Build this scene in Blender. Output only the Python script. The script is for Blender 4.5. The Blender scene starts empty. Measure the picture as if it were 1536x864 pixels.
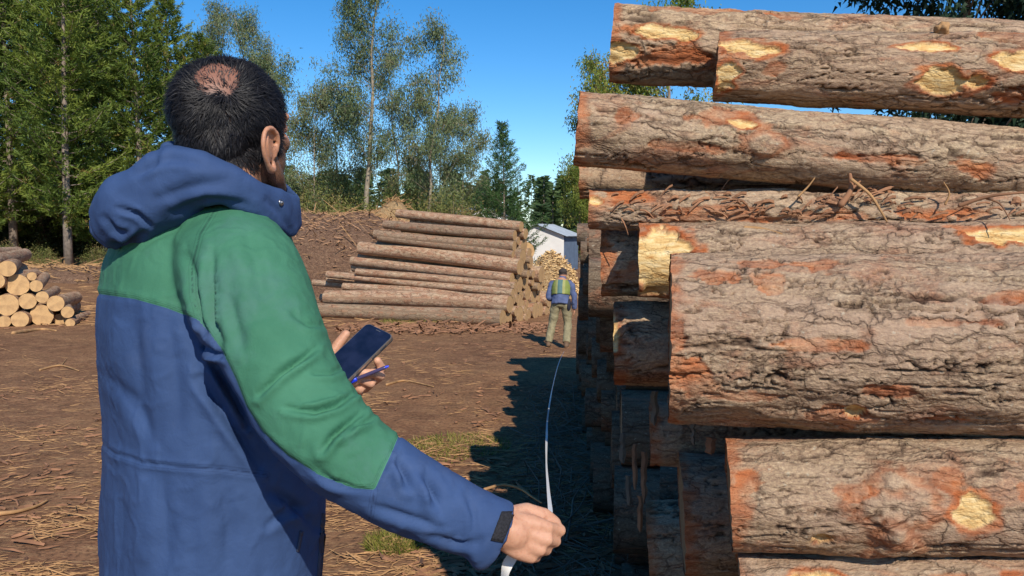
import bpy, bmesh, math, random
import numpy as np
from mathutils import Vector, Matrix

SC = bpy.context.scene
COL = SC.collection
# ------------------------------------------------------------ camera
F = 1200.0                      # focal length in photo pixels (1536 wide)
PITCH = math.radians(3.81)
CAMZ = 2.3
cd = bpy.data.cameras.new('camera'); cam = bpy.data.objects.new('camera', cd); COL.objects.link(cam)
cd.sensor_width = 36.0; cd.lens = 36.0 * F / 1536.0
cd.clip_start = 0.05; cd.clip_end = 5000
cam.location = (0, 0, CAMZ); cam.rotation_euler = (math.radians(90) - PITCH, 0, 0)
SC.camera = cam
# ------------------------------------------------------------ world + sun
SUNV = Vector((0.42, -1.22, 1.0)).normalized()       # towards the sun
EL = math.asin(SUNV.z); AZ = math.atan2(SUNV.x, SUNV.y)
w = bpy.data.worlds.new('World'); SC.world = w; w.use_nodes = True
nt = w.node_tree; nt.nodes.clear()
sky = nt.nodes.new('ShaderNodeTexSky'); sky.sky_type = 'NISHITA'; sky.sun_disc = False
sky.sun_elevation = EL; sky.sun_rotation = AZ
sky.air_density = 1.0; sky.dust_density = 0.0; sky.ozone_density = 3.5; sky.altitude = 1300
hs = nt.nodes.new('ShaderNodeHueSaturation'); hs.inputs['Saturation'].default_value = 1.33; hs.inputs['Hue'].default_value = 0.5
bg = nt.nodes.new('ShaderNodeBackground'); bg.inputs['Strength'].default_value = 0.15
wo = nt.nodes.new('ShaderNodeOutputWorld')
nt.links.new(sky.outputs[0], hs.inputs['Color']); nt.links.new(hs.outputs[0], bg.inputs['Color']); nt.links.new(bg.outputs[0], wo.inputs['Surface'])
sd = bpy.data.lights.new('sun', 'SUN'); sun = bpy.data.objects.new('sun', sd); COL.objects.link(sun)
sd.energy = 5.0; sd.angle = math.radians(0.53); sd.color = (1.0, 0.915, 0.80)
sun.rotation_euler = SUNV.to_track_quat('Z', 'Y').to_euler(); sun.location = (5, -8, 12)
SC.view_settings.view_transform = 'Standard'; SC.view_settings.look = 'None'
SC.view_settings.exposure = 0.0; SC.view_settings.gamma = 1.0
SC.cycles.max_bounces = 6; SC.cycles.transparent_max_bounces = 6
SC.cycles.use_denoising = True

def P(px, py, d):
    """point at ground distance d that the photo shows at (px, py)"""
    x = (px - 768) / F; zc = -(py - 432) / F
    c, s = math.cos(PITCH), math.sin(PITCH)
    dy = c + zc * s; dz = -s + zc * c
    t = d / dy
    return Vector((x * t, d, CAMZ + dz * t))

# ------------------------------------------------------------ object helpers
def tag(o, label=None, cat=None, group=None, kind=None):
    if label: o['label'] = label
    if cat: o['category'] = cat
    if group: o['group'] = group
    if kind: o['kind'] = kind
    return o
def empty(name, loc=(0, 0, 0), rz=0.0):
    o = bpy.data.objects.new(name, None); COL.objects.link(o); o.location = loc; o.rotation_euler = (0, 0, rz)
    o.empty_display_size = 0.1
    return o
def link(name, me, parent=None, loc=None):
    o = bpy.data.objects.new(name, me); COL.objects.link(o)
    if parent is not None: o.parent = parent
    if loc is not None: o.location = loc
    return o
def world_child(name, me, root):
    """mesh given in world coordinates, parented to an empty with identity rotation"""
    o = link(name, me, root); o.location = -Vector(root.location)
    return o
def copy_tree(o, parent=None):
    c = o.copy(); COL.objects.link(c)
    if parent is not None: c.parent = parent
    for ch in list(o.children): copy_tree(ch, c)
    return c
def mesh(name, V, Fc, mats, smooth=True, mat_idx=None, uv=None, attrs=None):
    """V (n,3); Fc: list of face lists or an (m,k) array"""
    me = bpy.data.meshes.new(name)
    V = np.asarray(V, dtype=np.float32)
    if isinstance(Fc, np.ndarray):
        m, k = Fc.shape
        loops = Fc.astype(np.int32).ravel(); starts = np.arange(m, dtype=np.int32) * k; tot = np.full(m, k, np.int32)
    else:
        loops = np.array([i for f in Fc for i in f], dtype=np.int32)
        tot = np.array([len(f) for f in Fc], dtype=np.int32); starts = np.concatenate([[0], np.cumsum(tot)[:-1]]).astype(np.int32); m = len(Fc)
    me.vertices.add(len(V)); me.vertices.foreach_set('co', V.ravel())
    me.loops.add(len(loops)); me.loops.foreach_set('vertex_index', loops)
    me.polygons.add(m); me.polygons.foreach_set('loop_start', starts)
    try: me.polygons.foreach_set('loop_total', tot)
    except Exception: pass
    me.polygons.foreach_set('use_smooth', np.full(m, smooth, dtype=bool))
    if mat_idx is not None: me.polygons.foreach_set('material_index', np.asarray(mat_idx, dtype=np.int32))
    for mt in (mats if isinstance(mats, (list, tuple)) else [mats]): me.materials.append(mt)
    me.update(calc_edges=True)
    if uv is not None:
        l = me.uv_layers.new(name='UVMap'); l.data.foreach_set('uv', np.asarray(uv, dtype=np.float32)[loops].ravel())
    for k2, a in (attrs or {}).items():
        at = me.attributes.new(k2, 'FLOAT', 'POINT'); at.data.foreach_set('value', np.asarray(a, dtype=np.float32))
    me.validate()
    return me
class Acc:
    """collects pieces into one mesh"""
    def __init__(s): s.v = []; s.f = []; s.n = 0; s.a = []
    def add(s, V, Fc, t=0.0):
        V = np.asarray(V, dtype=np.float32); s.v.append(V)
        s.f += [[i + s.n for i in f] for f in (Fc.tolist() if isinstance(Fc, np.ndarray) else Fc)]
        s.a.append(np.full(len(V), t)); s.n += len(V)
    def build(s, name, mats, smooth=True):
        return mesh(name, np.concatenate(s.v), s.f, mats, smooth, attrs={'tint': np.concatenate(s.a)})

# ------------------------------------------------------------ numpy noise
def _h(ix, iy, iz, seed):
    n = (ix.astype(np.int64) * 374761393 + iy.astype(np.int64) * 668265263 + iz.astype(np.int64) * 2147483647 + seed * 1274126177) & 0xffffffff
    n = ((n ^ (n >> 13)) * 1274126177) & 0xffffffff
    n = ((n ^ (n >> 16)) * 2246822519) & 0xffffffff
    return ((n ^ (n >> 15)) & 0xffff) / 65535.0
def noise(p, seed=0):
    """value noise -1..1, p (n,3)"""
    p = np.asarray(p, dtype=np.float64); i = np.floor(p).astype(np.int64); f = p - i; u = f * f * f * (f * (f * 6 - 15) + 10)
    r = 0
    for dx in (0, 1):
        for dy in (0, 1):
            for dz in (0, 1):
                wgt = (u[:, 0] if dx else 1 - u[:, 0]) * (u[:, 1] if dy else 1 - u[:, 1]) * (u[:, 2] if dz else 1 - u[:, 2])
                r = r + wgt * _h(i[:, 0] + dx, i[:, 1] + dy, i[:, 2] + dz, seed)
    return r * 2 - 1
def fbm(p, octv=4, seed=0, lac=2.03, g=0.5):
    r = 0; a = 1.0; t = 0; p = np.asarray(p, dtype=np.float64)
    for k in range(octv):
        r = r + a * noise(p, seed + k * 17); t += a; a *= g; p = p * lac + 3.7
    return r / t
def sstep(a, b, x):
    t = np.clip((x - a) / (b - a), 0, 1); return t * t * (3 - 2 * t)

# ------------------------------------------------------------ materials
class NT:
    def __init__(s, name):
        s.m = bpy.data.materials.new(name); s.m.use_nodes = True; s.t = s.m.node_tree
        s.b = s.t.nodes['Principled BSDF']; s.out = s.t.nodes['Material Output']
    def n(s, typ, **kw):
        nd = s.t.nodes.new(typ)
        for k, v in kw.items():
            if k.startswith('i_'):
                key = k[2:]; key = int(key) if key.isdigit() else key.replace('_', ' ')
                nd.inputs[key].default_value = v
            else: setattr(nd, k, v)
        return nd
    def l(s, a, b): s.t.links.new(a, b)
    def math(s, op, a, b=None, clamp=False):
        nd = s.t.nodes.new('ShaderNodeMath'); nd.operation = op; nd.use_clamp = clamp
        for i, x in enumerate([a, b]):
            if x is None: continue
            if isinstance(x, (int, float)): nd.inputs[i].default_value = x
            else: s.l(x, nd.inputs[i])
        return nd.outputs[0]
    def ramp(s, fac, stops, interp='LINEAR'):
        nd = s.t.nodes.new('ShaderNodeValToRGB'); cr = nd.color_ramp; cr.interpolation = interp
        while len(cr.elements) < len(stops): cr.elements.new(0.5)
        for e, (p, c) in zip(cr.elements, stops):
            e.position = p; e.color = (*c, 1) if len(c) == 3 else c
        s.l(fac, nd.inputs[0]); return nd.outputs[0]
    def mix(s, fac, a, b, mode='MIX'):
        nd = s.t.nodes.new('ShaderNodeMix'); nd.data_type = 'RGBA'; nd.blend_type = mode
        if isinstance(fac, (int, float)): nd.inputs[0].default_value = fac
        else: s.l(fac, nd.inputs[0])
        for x, k in ((a, 6), (b, 7)):
            if isinstance(x, tuple): nd.inputs[k].default_value = (*x, 1) if len(x) == 3 else x
            else: s.l(x, nd.inputs[k])
        return nd.outputs[2]
    def noise(s, vec, scale, detail=4, rough=0.55, dist=0.0):
        nd = s.n('ShaderNodeTexNoise', i_Scale=scale, i_Detail=detail, i_Roughness=rough, i_Distortion=dist)
        if vec is not None: s.l(vec, nd.inputs['Vector'])
        return nd
    def bump(s, h, strength=0.5, dist=0.01, prev=None):
        nd = s.n('ShaderNodeBump', i_Strength=strength, i_Distance=dist)
        s.l(h, nd.inputs['Height'])
        if prev is not None: s.l(prev, nd.inputs['Normal'])
        return nd.outputs[0]
    def mapping(s, vec, scale=(1, 1, 1), loc=(0, 0, 0), rot=(0, 0, 0)):
        nd = s.t.nodes.new('ShaderNodeMapping')
        nd.inputs['Scale'].default_value = scale; nd.inputs['Location'].default_value = loc; nd.inputs['Rotation'].default_value = rot
        s.l(vec, nd.inputs['Vector']); return nd.outputs[0]
    def attr(s, name): return s.n('ShaderNodeAttribute', attribute_name=name).outputs['Fac']
def simple(name, col, rough=0.8, metal=0.0, nscale=0, namt=0.15, bump=0.0, spec=0.3):
    m = NT(name); m.b.inputs['Roughness'].default_value = rough; m.b.inputs['Metallic'].default_value = metal
    m.b.inputs['Specular IOR Level'].default_value = spec
    if nscale:
        tc = m.n('ShaderNodeTexCoord').outputs['Object']; nz = m.noise(tc, nscale)
        dark = tuple(c * (1 - namt) for c in col); light = tuple(min(1, c * (1 + namt)) for c in col)
        m.l(m.ramp(nz.outputs['Fac'], [(0.3, dark), (0.7, light)]), m.b.inputs['Base Color'])
        if bump: m.l(m.bump(nz.outputs['Fac'], bump, 0.01), m.b.inputs['Normal'])
    else: m.b.inputs['Base Color'].default_value = (*col, 1)
    return m.m

def mat_bark(name, near=False, warm=0.0, gain=1.0):
    m = NT(name)
    uv = m.n('ShaderNodeTexCoord').outputs['UV']
    rnd = m.n('ShaderNodeObjectInfo').outputs['Random']
    off = m.n('ShaderNodeCombineXYZ'); m.l(m.math('MULTIPLY', rnd, 37.0), off.inputs[0]); m.l(m.math('MULTIPLY', rnd, 91.0), off.inputs[2])
    ad = m.n('ShaderNodeVectorMath', operation='ADD'); m.l(uv, ad.inputs[0]); m.l(off.outputs[0], ad.inputs[1])
    base = ad.outputs[0]
    st = m.mapping(base, (0.34, 1, 1))
    big = m.noise(st, 5, 5, 0.6, 0.6); mid = m.noise(st, 22, 6, 0.65, 0.4); fine = m.noise(m.mapping(base, (0.6, 1, 1)), 130, 5, 0.7)
    red = m.noise(m.mapping(base, (0.5, 1, 1), (5, 3, 1)), 7, 6, 0.68, 0.8)
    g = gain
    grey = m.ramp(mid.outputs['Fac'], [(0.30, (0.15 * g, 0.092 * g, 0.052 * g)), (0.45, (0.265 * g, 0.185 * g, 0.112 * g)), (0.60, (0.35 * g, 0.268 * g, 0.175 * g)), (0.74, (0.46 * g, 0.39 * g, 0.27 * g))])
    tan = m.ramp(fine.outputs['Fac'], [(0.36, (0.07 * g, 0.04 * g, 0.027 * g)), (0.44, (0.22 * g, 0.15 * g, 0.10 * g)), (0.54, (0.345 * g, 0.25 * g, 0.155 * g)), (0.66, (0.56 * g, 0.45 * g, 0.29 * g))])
    c = m.mix(0.55, grey, tan)
    c = m.mix(m.ramp(big.outputs['Fac'], [(0.42, (0, 0, 0)), (0.62, (0.55, 0.55, 0.55))]), c, (0.36 * g, 0.25 * g, 0.175 * g))
    rmask = m.ramp(red.outputs['Fac'], [(0.54 - warm * 0.08, (0, 0, 0)), (0.66 - warm * 0.06, (0.62, 0.62, 0.62))])
    redc = m.ramp(fine.outputs['Fac'], [(0.35, (0.16, 0.05, 0.025)), (0.65, (0.50, 0.20, 0.09))])
    c = m.mix(rmask, c, redc)
    c = m.mix(1.0, c, m.ramp(rnd, [(0.0, (1.0, 0.94, 0.92)), (0.35, (1.06, 0.99, 0.94)), (0.7, (0.99, 1.0, 1.02)), (1.0, (1.18, 1.10, 1.0))]), 'MULTIPLY')
    c = m.mix(0.14 if near else 0.08, c, (0.33, 0.30, 0.255))
    # pale lichen flecks
    fl = m.noise(m.mapping(base, (1, 1, 1), (1, 9, 4)), 60, 3, 0.5)
    c = m.mix(m.ramp(fl.outputs['Fac'], [(0.66, (0, 0, 0)), (0.72, (0.5, 0.5, 0.5))]), c, (0.55, 0.50, 0.38))
    wv = m.n('ShaderNodeTexVoronoi', feature='DISTANCE_TO_EDGE', i_Scale=13.0 if near else 11.0)
    wn = m.noise(base, 9, 4, 0.6); ws = m.n('ShaderNodeVectorMath', operation='SCALE'); ws.inputs['Scale'].default_value = 0.09
    m.l(wn.outputs['Color'], ws.inputs[0]); wa = m.n('ShaderNodeVectorMath', operation='ADD'); m.l(st, wa.inputs[0]); m.l(ws.outputs[0], wa.inputs[1])
    m.l(wa.outputs[0], wv.inputs['Vector'])
    cr = m.ramp(wv.outputs['Distance'], [(0.0, (0, 0, 0)), (0.035, (0.6, 0.6, 0.6)), (0.11, (1, 1, 1))])
    brk = m.ramp(m.noise(st, 6, 3).outputs['Fac'], [(0.45, (0, 0, 0)), (0.6, (1, 1, 1))])
    cr = m.mix(m.math('MULTIPLY', brk, 0.75 if near else 0.6), cr, (1, 1, 1))
    crk = m.math('SUBTRACT', 1.0, cr)
    c = m.mix(m.math('MULTIPLY', crk, 0.6 if near else 0.7), c, (0.055, 0.030, 0.02))
    wv2 = m.n('ShaderNodeTexVoronoi', feature='DISTANCE_TO_EDGE', i_Scale=30.0); wa2 = m.n('ShaderNodeVectorMath', operation='ADD'); ws2 = m.n('ShaderNodeVectorMath', operation='SCALE'); ws2.inputs['Scale'].default_value = 0.05; m.l(wn.outputs['Color'], ws2.inputs[0]); m.l(m.mapping(base, (0.26, 1, 1)), wa2.inputs[0]); m.l(ws2.outputs[0], wa2.inputs[1]); m.l(wa2.outputs[0], wv2.inputs['Vector'])
    c2_ = m.math('MULTIPLY', m.ramp(wv2.outputs['Distance'], [(0.0, (1, 1, 1)), (0.09, (0, 0, 0))]), m.ramp(m.noise(st, 13, 3).outputs['Fac'], [(0.42, (0.75, 0.75, 0.75)), (0.6, (0, 0, 0))]))
    c = m.mix(m.math('MULTIPLY', c2_, 0.7), c, (0.07, 0.035, 0.022))
    h = m.math('ADD', m.math('MULTIPLY', cr, 0.5), m.math('MULTIPLY', mid.outputs['Fac'], 0.9)); h = m.math('SUBTRACT', h, m.math('MULTIPLY', c2_, 0.3))
    if near:
        ck = m.attr('crack'); c = m.mix(m.math('MULTIPLY', ck, 0.9, True), c, (0.035, 0.018, 0.013))
        rd = m.math('MULTIPLY', m.attr('red'), m.ramp(red.outputs['Fac'], [(0.36, (0.5, 0.5, 0.5)), (0.52, (1, 1, 1))])); c = m.mix(rd, c, m.ramp(mid.outputs['Fac'], [(0.3, (0.19, 0.045, 0.018)), (0.5, (0.46, 0.135, 0.045)), (0.7, (0.60, 0.27, 0.12))]))
        wd = m.attr('wood'); c = m.mix(wd, c, m.ramp(m.noise(m.mapping(base, (0.3, 1, 1)), 60, 5, 0.6).outputs['Fac'], [(0.30, (0.50, 0.24, 0.07)), (0.5, (0.76, 0.52, 0.22)), (0.7, (0.86, 0.68, 0.38))]))
    m.l(c, m.b.inputs['Base Color'])
    b1 = m.bump(h, 0.75, 0.016); m.l(m.bump(fine.outputs['Fac'], 0.8, 0.008, b1), m.b.inputs['Normal'])
    m.b.inputs['Roughness'].default_value = 0.92; m.b.inputs['Specular IOR Level'].default_value = 0.15
    return m.m
def mat_cut(name, gain=1.0):
    """sawn log end: growth rings in object space (y/z plane), darker rim"""
    m = NT(name)
    tc = m.n('ShaderNodeTexCoord').outputs['Object']; mp = m.mapping(tc, (0.02, 1, 1))
    ln = m.n('ShaderNodeVectorMath', operation='LENGTH'); m.l(mp, ln.inputs[0])
    nz = m.noise(tc, 12, 4); r = m.math('ADD', m.math('MULTIPLY', ln.outputs['Value'], 260.0), m.math('MULTIPLY', nz.outputs['Fac'], 9.0))
    s = m.math('SINE', r)
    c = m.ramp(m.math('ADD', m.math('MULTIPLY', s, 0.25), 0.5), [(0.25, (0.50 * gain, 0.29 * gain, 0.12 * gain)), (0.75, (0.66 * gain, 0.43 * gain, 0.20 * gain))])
    c = m.mix(m.ramp(m.noise(tc, 5, 5, 0.65).outputs['Fac'], [(0.42, (0, 0, 0)), (0.68, (0.6, 0.6, 0.6))]), c, (0.30, 0.17, 0.08))
    m.l(c, m.b.inputs['Base Color']); m.b.inputs['Roughness'].default_value = 0.85
    m.l(m.bump(m.noise(m.mapping(tc, (1, 1, 6)), 40, 4).outputs['Fac'], 0.4, 0.006), m.b.inputs['Normal'])
    return m.m
M = {}
M['bark_near'] = mat_bark('pine_bark_near', True, 0.3, 1.32)
M['bark'] = mat_bark('pine_bark', False, 0.5)
M['bark_shaded'] = mat_bark('shade_toned_pine_bark', False, 0.3, 0.55)  # bark darkened: the shade along the long stack is put into its colour
M['bark_pale'] = mat_bark('pine_bark_pale', False, 1.3, 1.6)
M['cut'] = mat_cut('sawn_wood'); M['cut_mid'] = mat_cut('sawn_wood_greyed', 0.72); M['cut_shaded'] = mat_cut('sawn_wood_shade_toned', 0.38)  # last one darkened: shade on the stack's log ends is in its colour

def mat_ground():
    m = NT('dirt_ground')
    tc = m.n('ShaderNodeTexCoord').outputs['Object']
    a = m.noise(tc, 0.35, 6, 0.65, 0.5); b = m.noise(tc, 2.2, 7, 0.7, 0.3); c = m.noise(tc, 22, 6, 0.7)
    s1 = m.noise(m.mapping(tc, (1.2, 6, 1), rot=(0, 0, 0.25)), 4.5, 6, 0.75, 1.0)
    s2 = m.noise(m.mapping(tc, (6, 1.0, 1), rot=(0, 0, 0.2)), 3.5, 5, 0.7, 1.0)
    col = m.ramp(b.outputs['Fac'], [(0.28, (0.095, 0.047, 0.027)), (0.5, (0.215, 0.105, 0.056)), (0.72, (0.38, 0.205, 0.105))])
    col = m.mix(m.ramp(a.outputs['Fac'], [(0.40, (0, 0, 0)), (0.62, (0.75, 0.75, 0.75))]), col, (0.29, 0.155, 0.078))
    col = m.mix(m.ramp(s1.outputs['Fac'], [(0.53, (0, 0, 0)), (0.66, (0.85, 0.85, 0.85))]), col, (0.50, 0.31, 0.15))
    col = m.mix(m.ramp(s2.outputs['Fac'], [(0.60, (0, 0, 0)), (0.70, (0.5, 0.5, 0.5))]), col, (0.34, 0.19, 0.09))
    col = m.mix(m.ramp(c.outputs['Fac'], [(0.36, (0.7, 0.7, 0.7)), (0.5, (0, 0, 0))]), col, (0.045, 0.025, 0.017))
    m.l(col, m.b.inputs['Base Color']); m.b.inputs['Roughness'].default_value = 0.95; m.b.inputs['Specular IOR Level'].default_value = 0.1
    h = m.math('ADD', b.outputs['Fac'], m.math('MULTIPLY', c.outputs['Fac'], 0.35))
    m.l(m.bump(h, 0.9, 0.06), m.b.inputs['Normal'])
    return m.m
M['ground'] = mat_ground()

# ------------------------------------------------------------ ground
def gz(x, y):
    """ground height"""
    x = np.asarray(x, dtype=np.float64); y = np.asarray(y, dtype=np.float64)
    z = 0.80 * (1 - sstep(1.9, 4.9, y))
    far = sstep(26, 55, y) * (1.0 - sstep(-8, 3, x)) * 1.3
    far = far + sstep(60, 160, y) * 1.2
    p = np.stack([x.ravel() * 0.45, y.ravel() * 0.45, 0 * x.ravel()], 1)
    n = fbm(p, 4, 5).reshape(x.shape)
    p2 = np.stack([x.ravel() * 2.2, y.ravel() * 2.2, 0 * x.ravel()], 1)
    n2 = fbm(p2, 3, 9).reshape(x.shape)
    return z + far + n * 0.07 * sstep(3, 8, y) + n2 * 0.018
def gzs(x, y): return float(gz(np.array([x]), np.array([y]))[0])
def graded(lo, hi, c, fine, n):
    t = np.linspace(-1, 1, n); a = np.sign(t) * np.abs(t) ** 3
    s = np.where(a < 0, (c - lo), (hi - c)); lin = t * fine * n / 2
    return c + lin * (1 - np.abs(t)) + a * s * np.abs(t) ** 1.0
def build_ground():
    xs = np.unique(np.concatenate([np.linspace(-9, 4, 170), np.linspace(-40, -9, 110), np.linspace(4, 40, 60), np.linspace(-1500, -40, 24), np.linspace(40, 1500, 24)]))
    ys = np.unique(np.concatenate([np.linspace(-60, 0, 20), np.linspace(0, 14, 190), np.linspace(14, 34, 130), np.linspace(34, 90, 90), np.linspace(90, 2500, 40)]))
    X, Y = np.meshgrid(xs, ys); Z = gz(X, Y)
    nx, ny = len(xs), len(ys)
    idx = np.arange(nx * ny).reshape(ny, nx)
    Fq = np.stack([idx[:-1, :-1], idx[:-1, 1:], idx[1:, 1:], idx[1:, :-1]], -1).reshape(-1, 4)
    me = mesh('ground', np.stack([X.ravel(), Y.ravel(), Z.ravel()], 1), Fq, M['ground'])
    tag(link('ground', me), kind='structure')
build_ground()
# ------------------------------------------------------------ logs
def frame_of(a, b):
    """rotation matrix whose x axis runs a -> b, z as upright as it can be"""
    x = (b - a).normalized(); z = Vector((0, 0, 1)); y = z.cross(x).normalized(); z = x.cross(y).normalized()
    return Matrix((x, y, z)).transposed()

def near_log(a, b, r0, r1, seed, spots=(), fineL=1.5, res=0.0055, bend=0.0, depth=1.0, label='', strip=()):
    """thick-barked log in view: a = centre of its left end, b = right end. spots: (u metres from the left end, angle deg (0 = towards camera, 90 = top), half length, half width, kind)"""
    L = (b - a).length; root = empty('log', a); root.rotation_mode = 'QUATERNION'
    R = frame_of(a, b); root.rotation_quaternion = R.to_quaternion()
    rm = (r0 + r1) / 2; nr = int(2 * math.pi * rm / res); nr = max(90, min(nr, 330))
    us = np.concatenate([np.linspace(0, fineL, int(fineL / res / 1.15)), np.linspace(fineL, L, 60)[1:]]); nu = len(us)
    th = np.linspace(-math.pi, math.pi, nr, endpoint=False)      # 0 = -y (camera), 90 = +z
    U, T = np.meshgrid(us, th, indexing='ij'); U = U.ravel(); T = T.ravel()
    rr = r0 + (r1 - r0) * U / L
    arc = T * rm
    cx, sx = np.cos(T), np.sin(T)
    q = np.stack([U, cx * rm, sx * rm], 1)
    # cracks: zero crossings of stretched, jagged noise
    k = 0.5 / max(rm, 0.12)
    wj = fbm(q * 26, 3, seed + 3) * 0.30
    n1 = fbm(np.stack([q[:, 0] * 1.5, q[:, 1] * 14, q[:, 2] * 14], 1) + wj[:, None] * 0.5, 2, seed)
    n2 = fbm(np.stack([q[:, 0] * 4.5, q[:, 1] * 26, q[:, 2] * 26], 1) + wj[:, None] * 0.7 + 7, 2, seed + 40)
    n3 = fbm(np.stack([q[:, 0] * 14, q[:, 1] * 7, q[:, 2] * 7], 1) + wj[:, None] * 0.9 + 17, 2, seed + 80)
    m1 = sstep(-0.3, -0.05, fbm(q * 3.1 + 11, 3, seed + 5)); m2 = sstep(-0.15, 0.12, fbm(q * 5.1 + 31, 3, seed + 6)); m3 = sstep(0.10, 0.3, fbm(q * 4.1 + 51, 3, seed + 8))
    c1 = (1 - sstep(0.0, 0.034, np.abs(n1))) * m1; c2 = (1 - sstep(0.0, 0.050, np.abs(n2))) * m2 * 0.9; c3 = (1 - sstep(0.0, 0.035, np.abs(n3))) * m3 * 0.55
    crack = np.maximum(np.maximum(c1, c2), c3)
    plate = fbm(np.stack([q[:, 0] * 5, q[:, 1] * 16, q[:, 2] * 16], 1), 4, seed + 9)
    layer = np.floor(fbm(np.stack([q[:, 0] * 6, q[:, 1] * 14, q[:, 2] * 14], 1) + wj[:, None] * 0.6, 3, seed + 12) * 5 + 0.5) / 5
    disp = depth * (plate * 0.006 + layer * 0.0085 - crack * 0.013) + fbm(q * 60, 2, seed + 21) * 0.0018 * depth
    disp += fbm(q * 1.6, 3, seed + 30) * 0.05 * rm * 1.2
    wood = np.zeros(len(U)); red = np.zeros(len(U))
    jag = fbm(np.stack([q[:, 0] * 14, q[:, 1] * 22, q[:, 2] * 22], 1), 4, seed + 14); jag2 = fbm(q * 9, 3, seed + 15)
    for (su, sa, hl, hw, kind) in spots:
        da = (T - math.radians(sa) + math.pi) % (2 * math.pi) - math.pi
        e = np.sqrt(((U - su) / hl) ** 2 + (da * rr / hw) ** 2)
        e = e + jag * 0.75 + jag2 * 0.35
        if kind == 'wood':
            wmk = 1 - sstep(0.72, 0.86, e); wood = np.maximum(wood, wmk); red = np.maximum(red, (1 - sstep(0.95, 1.25, e)) * (1 - wmk))
            disp = disp * (1 - wmk) - 0.011 * wmk * (1 + 0) + 0.003 * wmk * jag
        elif kind == 'red':
            wmk = (1 - sstep(0.80, 1.0, e + jag * 0.45)) * (0.55 + 0.45 * sstep(-0.2, 0.2, jag2)); red = np.maximum(red, wmk * 0.9); disp -= 0.007 * wmk
        elif kind == 'knot':
            disp += 0.018 * (1 - sstep(0.45, 1.0, e)) + 0.006 * np.exp(-((e - 1.0) / 0.22) ** 2)
            red = np.maximum(red, np.exp(-((e - 1.0) / 0.3) ** 2) * 0.5)
            crack = np.maximum(crack, np.exp(-((e - 1.15) / 0.07) ** 2) * 0.6)
        elif kind == 'dimple':
            wmk = 1 - sstep(0.6, 1.0, e); wood = np.maximum(wood, wmk * (jag > 0.0)); red = np.maximum(red, wmk); disp -= 0.02 * wmk
    # rough red inner bark showing at the sawn end
    endm = (1 - sstep(0.0, 0.05, U + jag * 0.06 - 0.01)); red = np.maximum(red, endm * 0.7)
    crack = crack * (1 - wood)
    by = bend * np.sin(np.pi * U / L)
    rad = rr + disp
    V = np.stack([U + (U < 1e-6) * jag * 0.006, -rad * cx, rad * sx + by], 1)
    idx = np.arange(nu * nr).reshape(nu, nr); nxt = np.roll(idx, -1, 1)
    Fq = np.stack([idx[:-1], idx[1:], nxt[1:], nxt[:-1]], -1).reshape(-1, 4)
    uv = np.stack([U + seed * 1.7, arc], 1)
    me = mesh('bark', V, Fq, M['bark_near'], uv=uv, attrs={'crack': crack, 'wood': wood, 'red': red})
    link('bark', me, root)
    for side in (0, 1):
        ring = V[idx[0 if side == 0 else -1]][:, 1:]; x0 = (0.004 if side == 0 else L - 0.004)
        c0 = ring.mean(0); VV = []; Fc = []
        rings = [0.0, 0.35, 0.7, 0.93, 0.985]
        for s in rings[1:]:
            for p in ring: VV.append((x0 + (0.0 if s < 0.95 else (-0.006 if side == 0 else 0.006)) * 0 , *(c0 + (p - c0) * s)))
        VV.append((x0, *c0)); ci = len(VV) - 1; n = nr
        for j in range(n):
            j2 = (j + 1) % n; tri = (ci, j, j2); Fc.append(tri if side == 0 else tri[::-1])
            for s in range(len(rings) - 2):
                qd = (s * n + j, (s + 1) * n + j, (s + 1) * n + j2, s * n + j2); Fc.append(qd if side == 0 else qd[::-1])
        link('cut_end', mesh('cut_end', VV, Fc, M['cut_shaded']), root)
    tag(root, label, 'log', 'logs of the big stack beside the man')
    return root

def spot(a, b, r0, r1, px, py, wpx, hpx, kind):
    """photo position of a bark scar -> log coordinates"""
    L = (b - a).length; pa = a; 
    def proj(v):
        c, s = math.cos(PITCH), math.sin(PITCH); X, Y, Z = v.x, v.y, v.z - CAMZ
        f = Y * c - Z * s; u = Y * s + Z * c
        return 768 + F * X / f, 432 - F * u / f, f
    best = None
    for i in range(201):
        u = L * i / 200; p = a + (b - a) * (i / 200); q = proj(p)
        if best is None or abs(q[0] - px) < best[0]: best = (abs(q[0] - px), u, q, r0 + (r1 - r0) * i / 200)
    _, u, q, r = best; rp = r * F / q[2]; s = max(-0.97, min(0.97, (q[1] - py) / rp))
    ang = math.degrees(math.asin(s)); k = q[2] / F
    cosr = max(0.35, math.sqrt(1 - s * s))
    return (u, ang, wpx / 2 * k, hpx / 2 * k / cosr, kind)

def mk_near(l, rt, dia_l, dia_r, seed, sp=(), m=-0.155, **kw):
    """l: (px, py, depth) of the left end centre; rt: py of the centre where the log leaves the photo (px 1536); diameters in px at both; m: how much nearer it comes per metre to the right"""
    a = P(*l); d = (l[2] - m * a.x) / (1 - m * 768 / F); c = P(1536, rt, d)
    r0 = dia_l / 2 * l[2] / F; r1 = dia_r / 2 * d / F; L = kw.pop('L', 3.3)
    k = L / (c - a).length; b = a + (c - a) * k; re = max(0.05, r0 + (r1 - r0) * min(k, 1.6))
    rk = r0 + (r1 - r0) * k if k < 1.6 else re
    return near_log(a, b, r0, rk, seed, [spot(a, b, r0, rk, *s) for s in sp], **kw)

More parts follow.
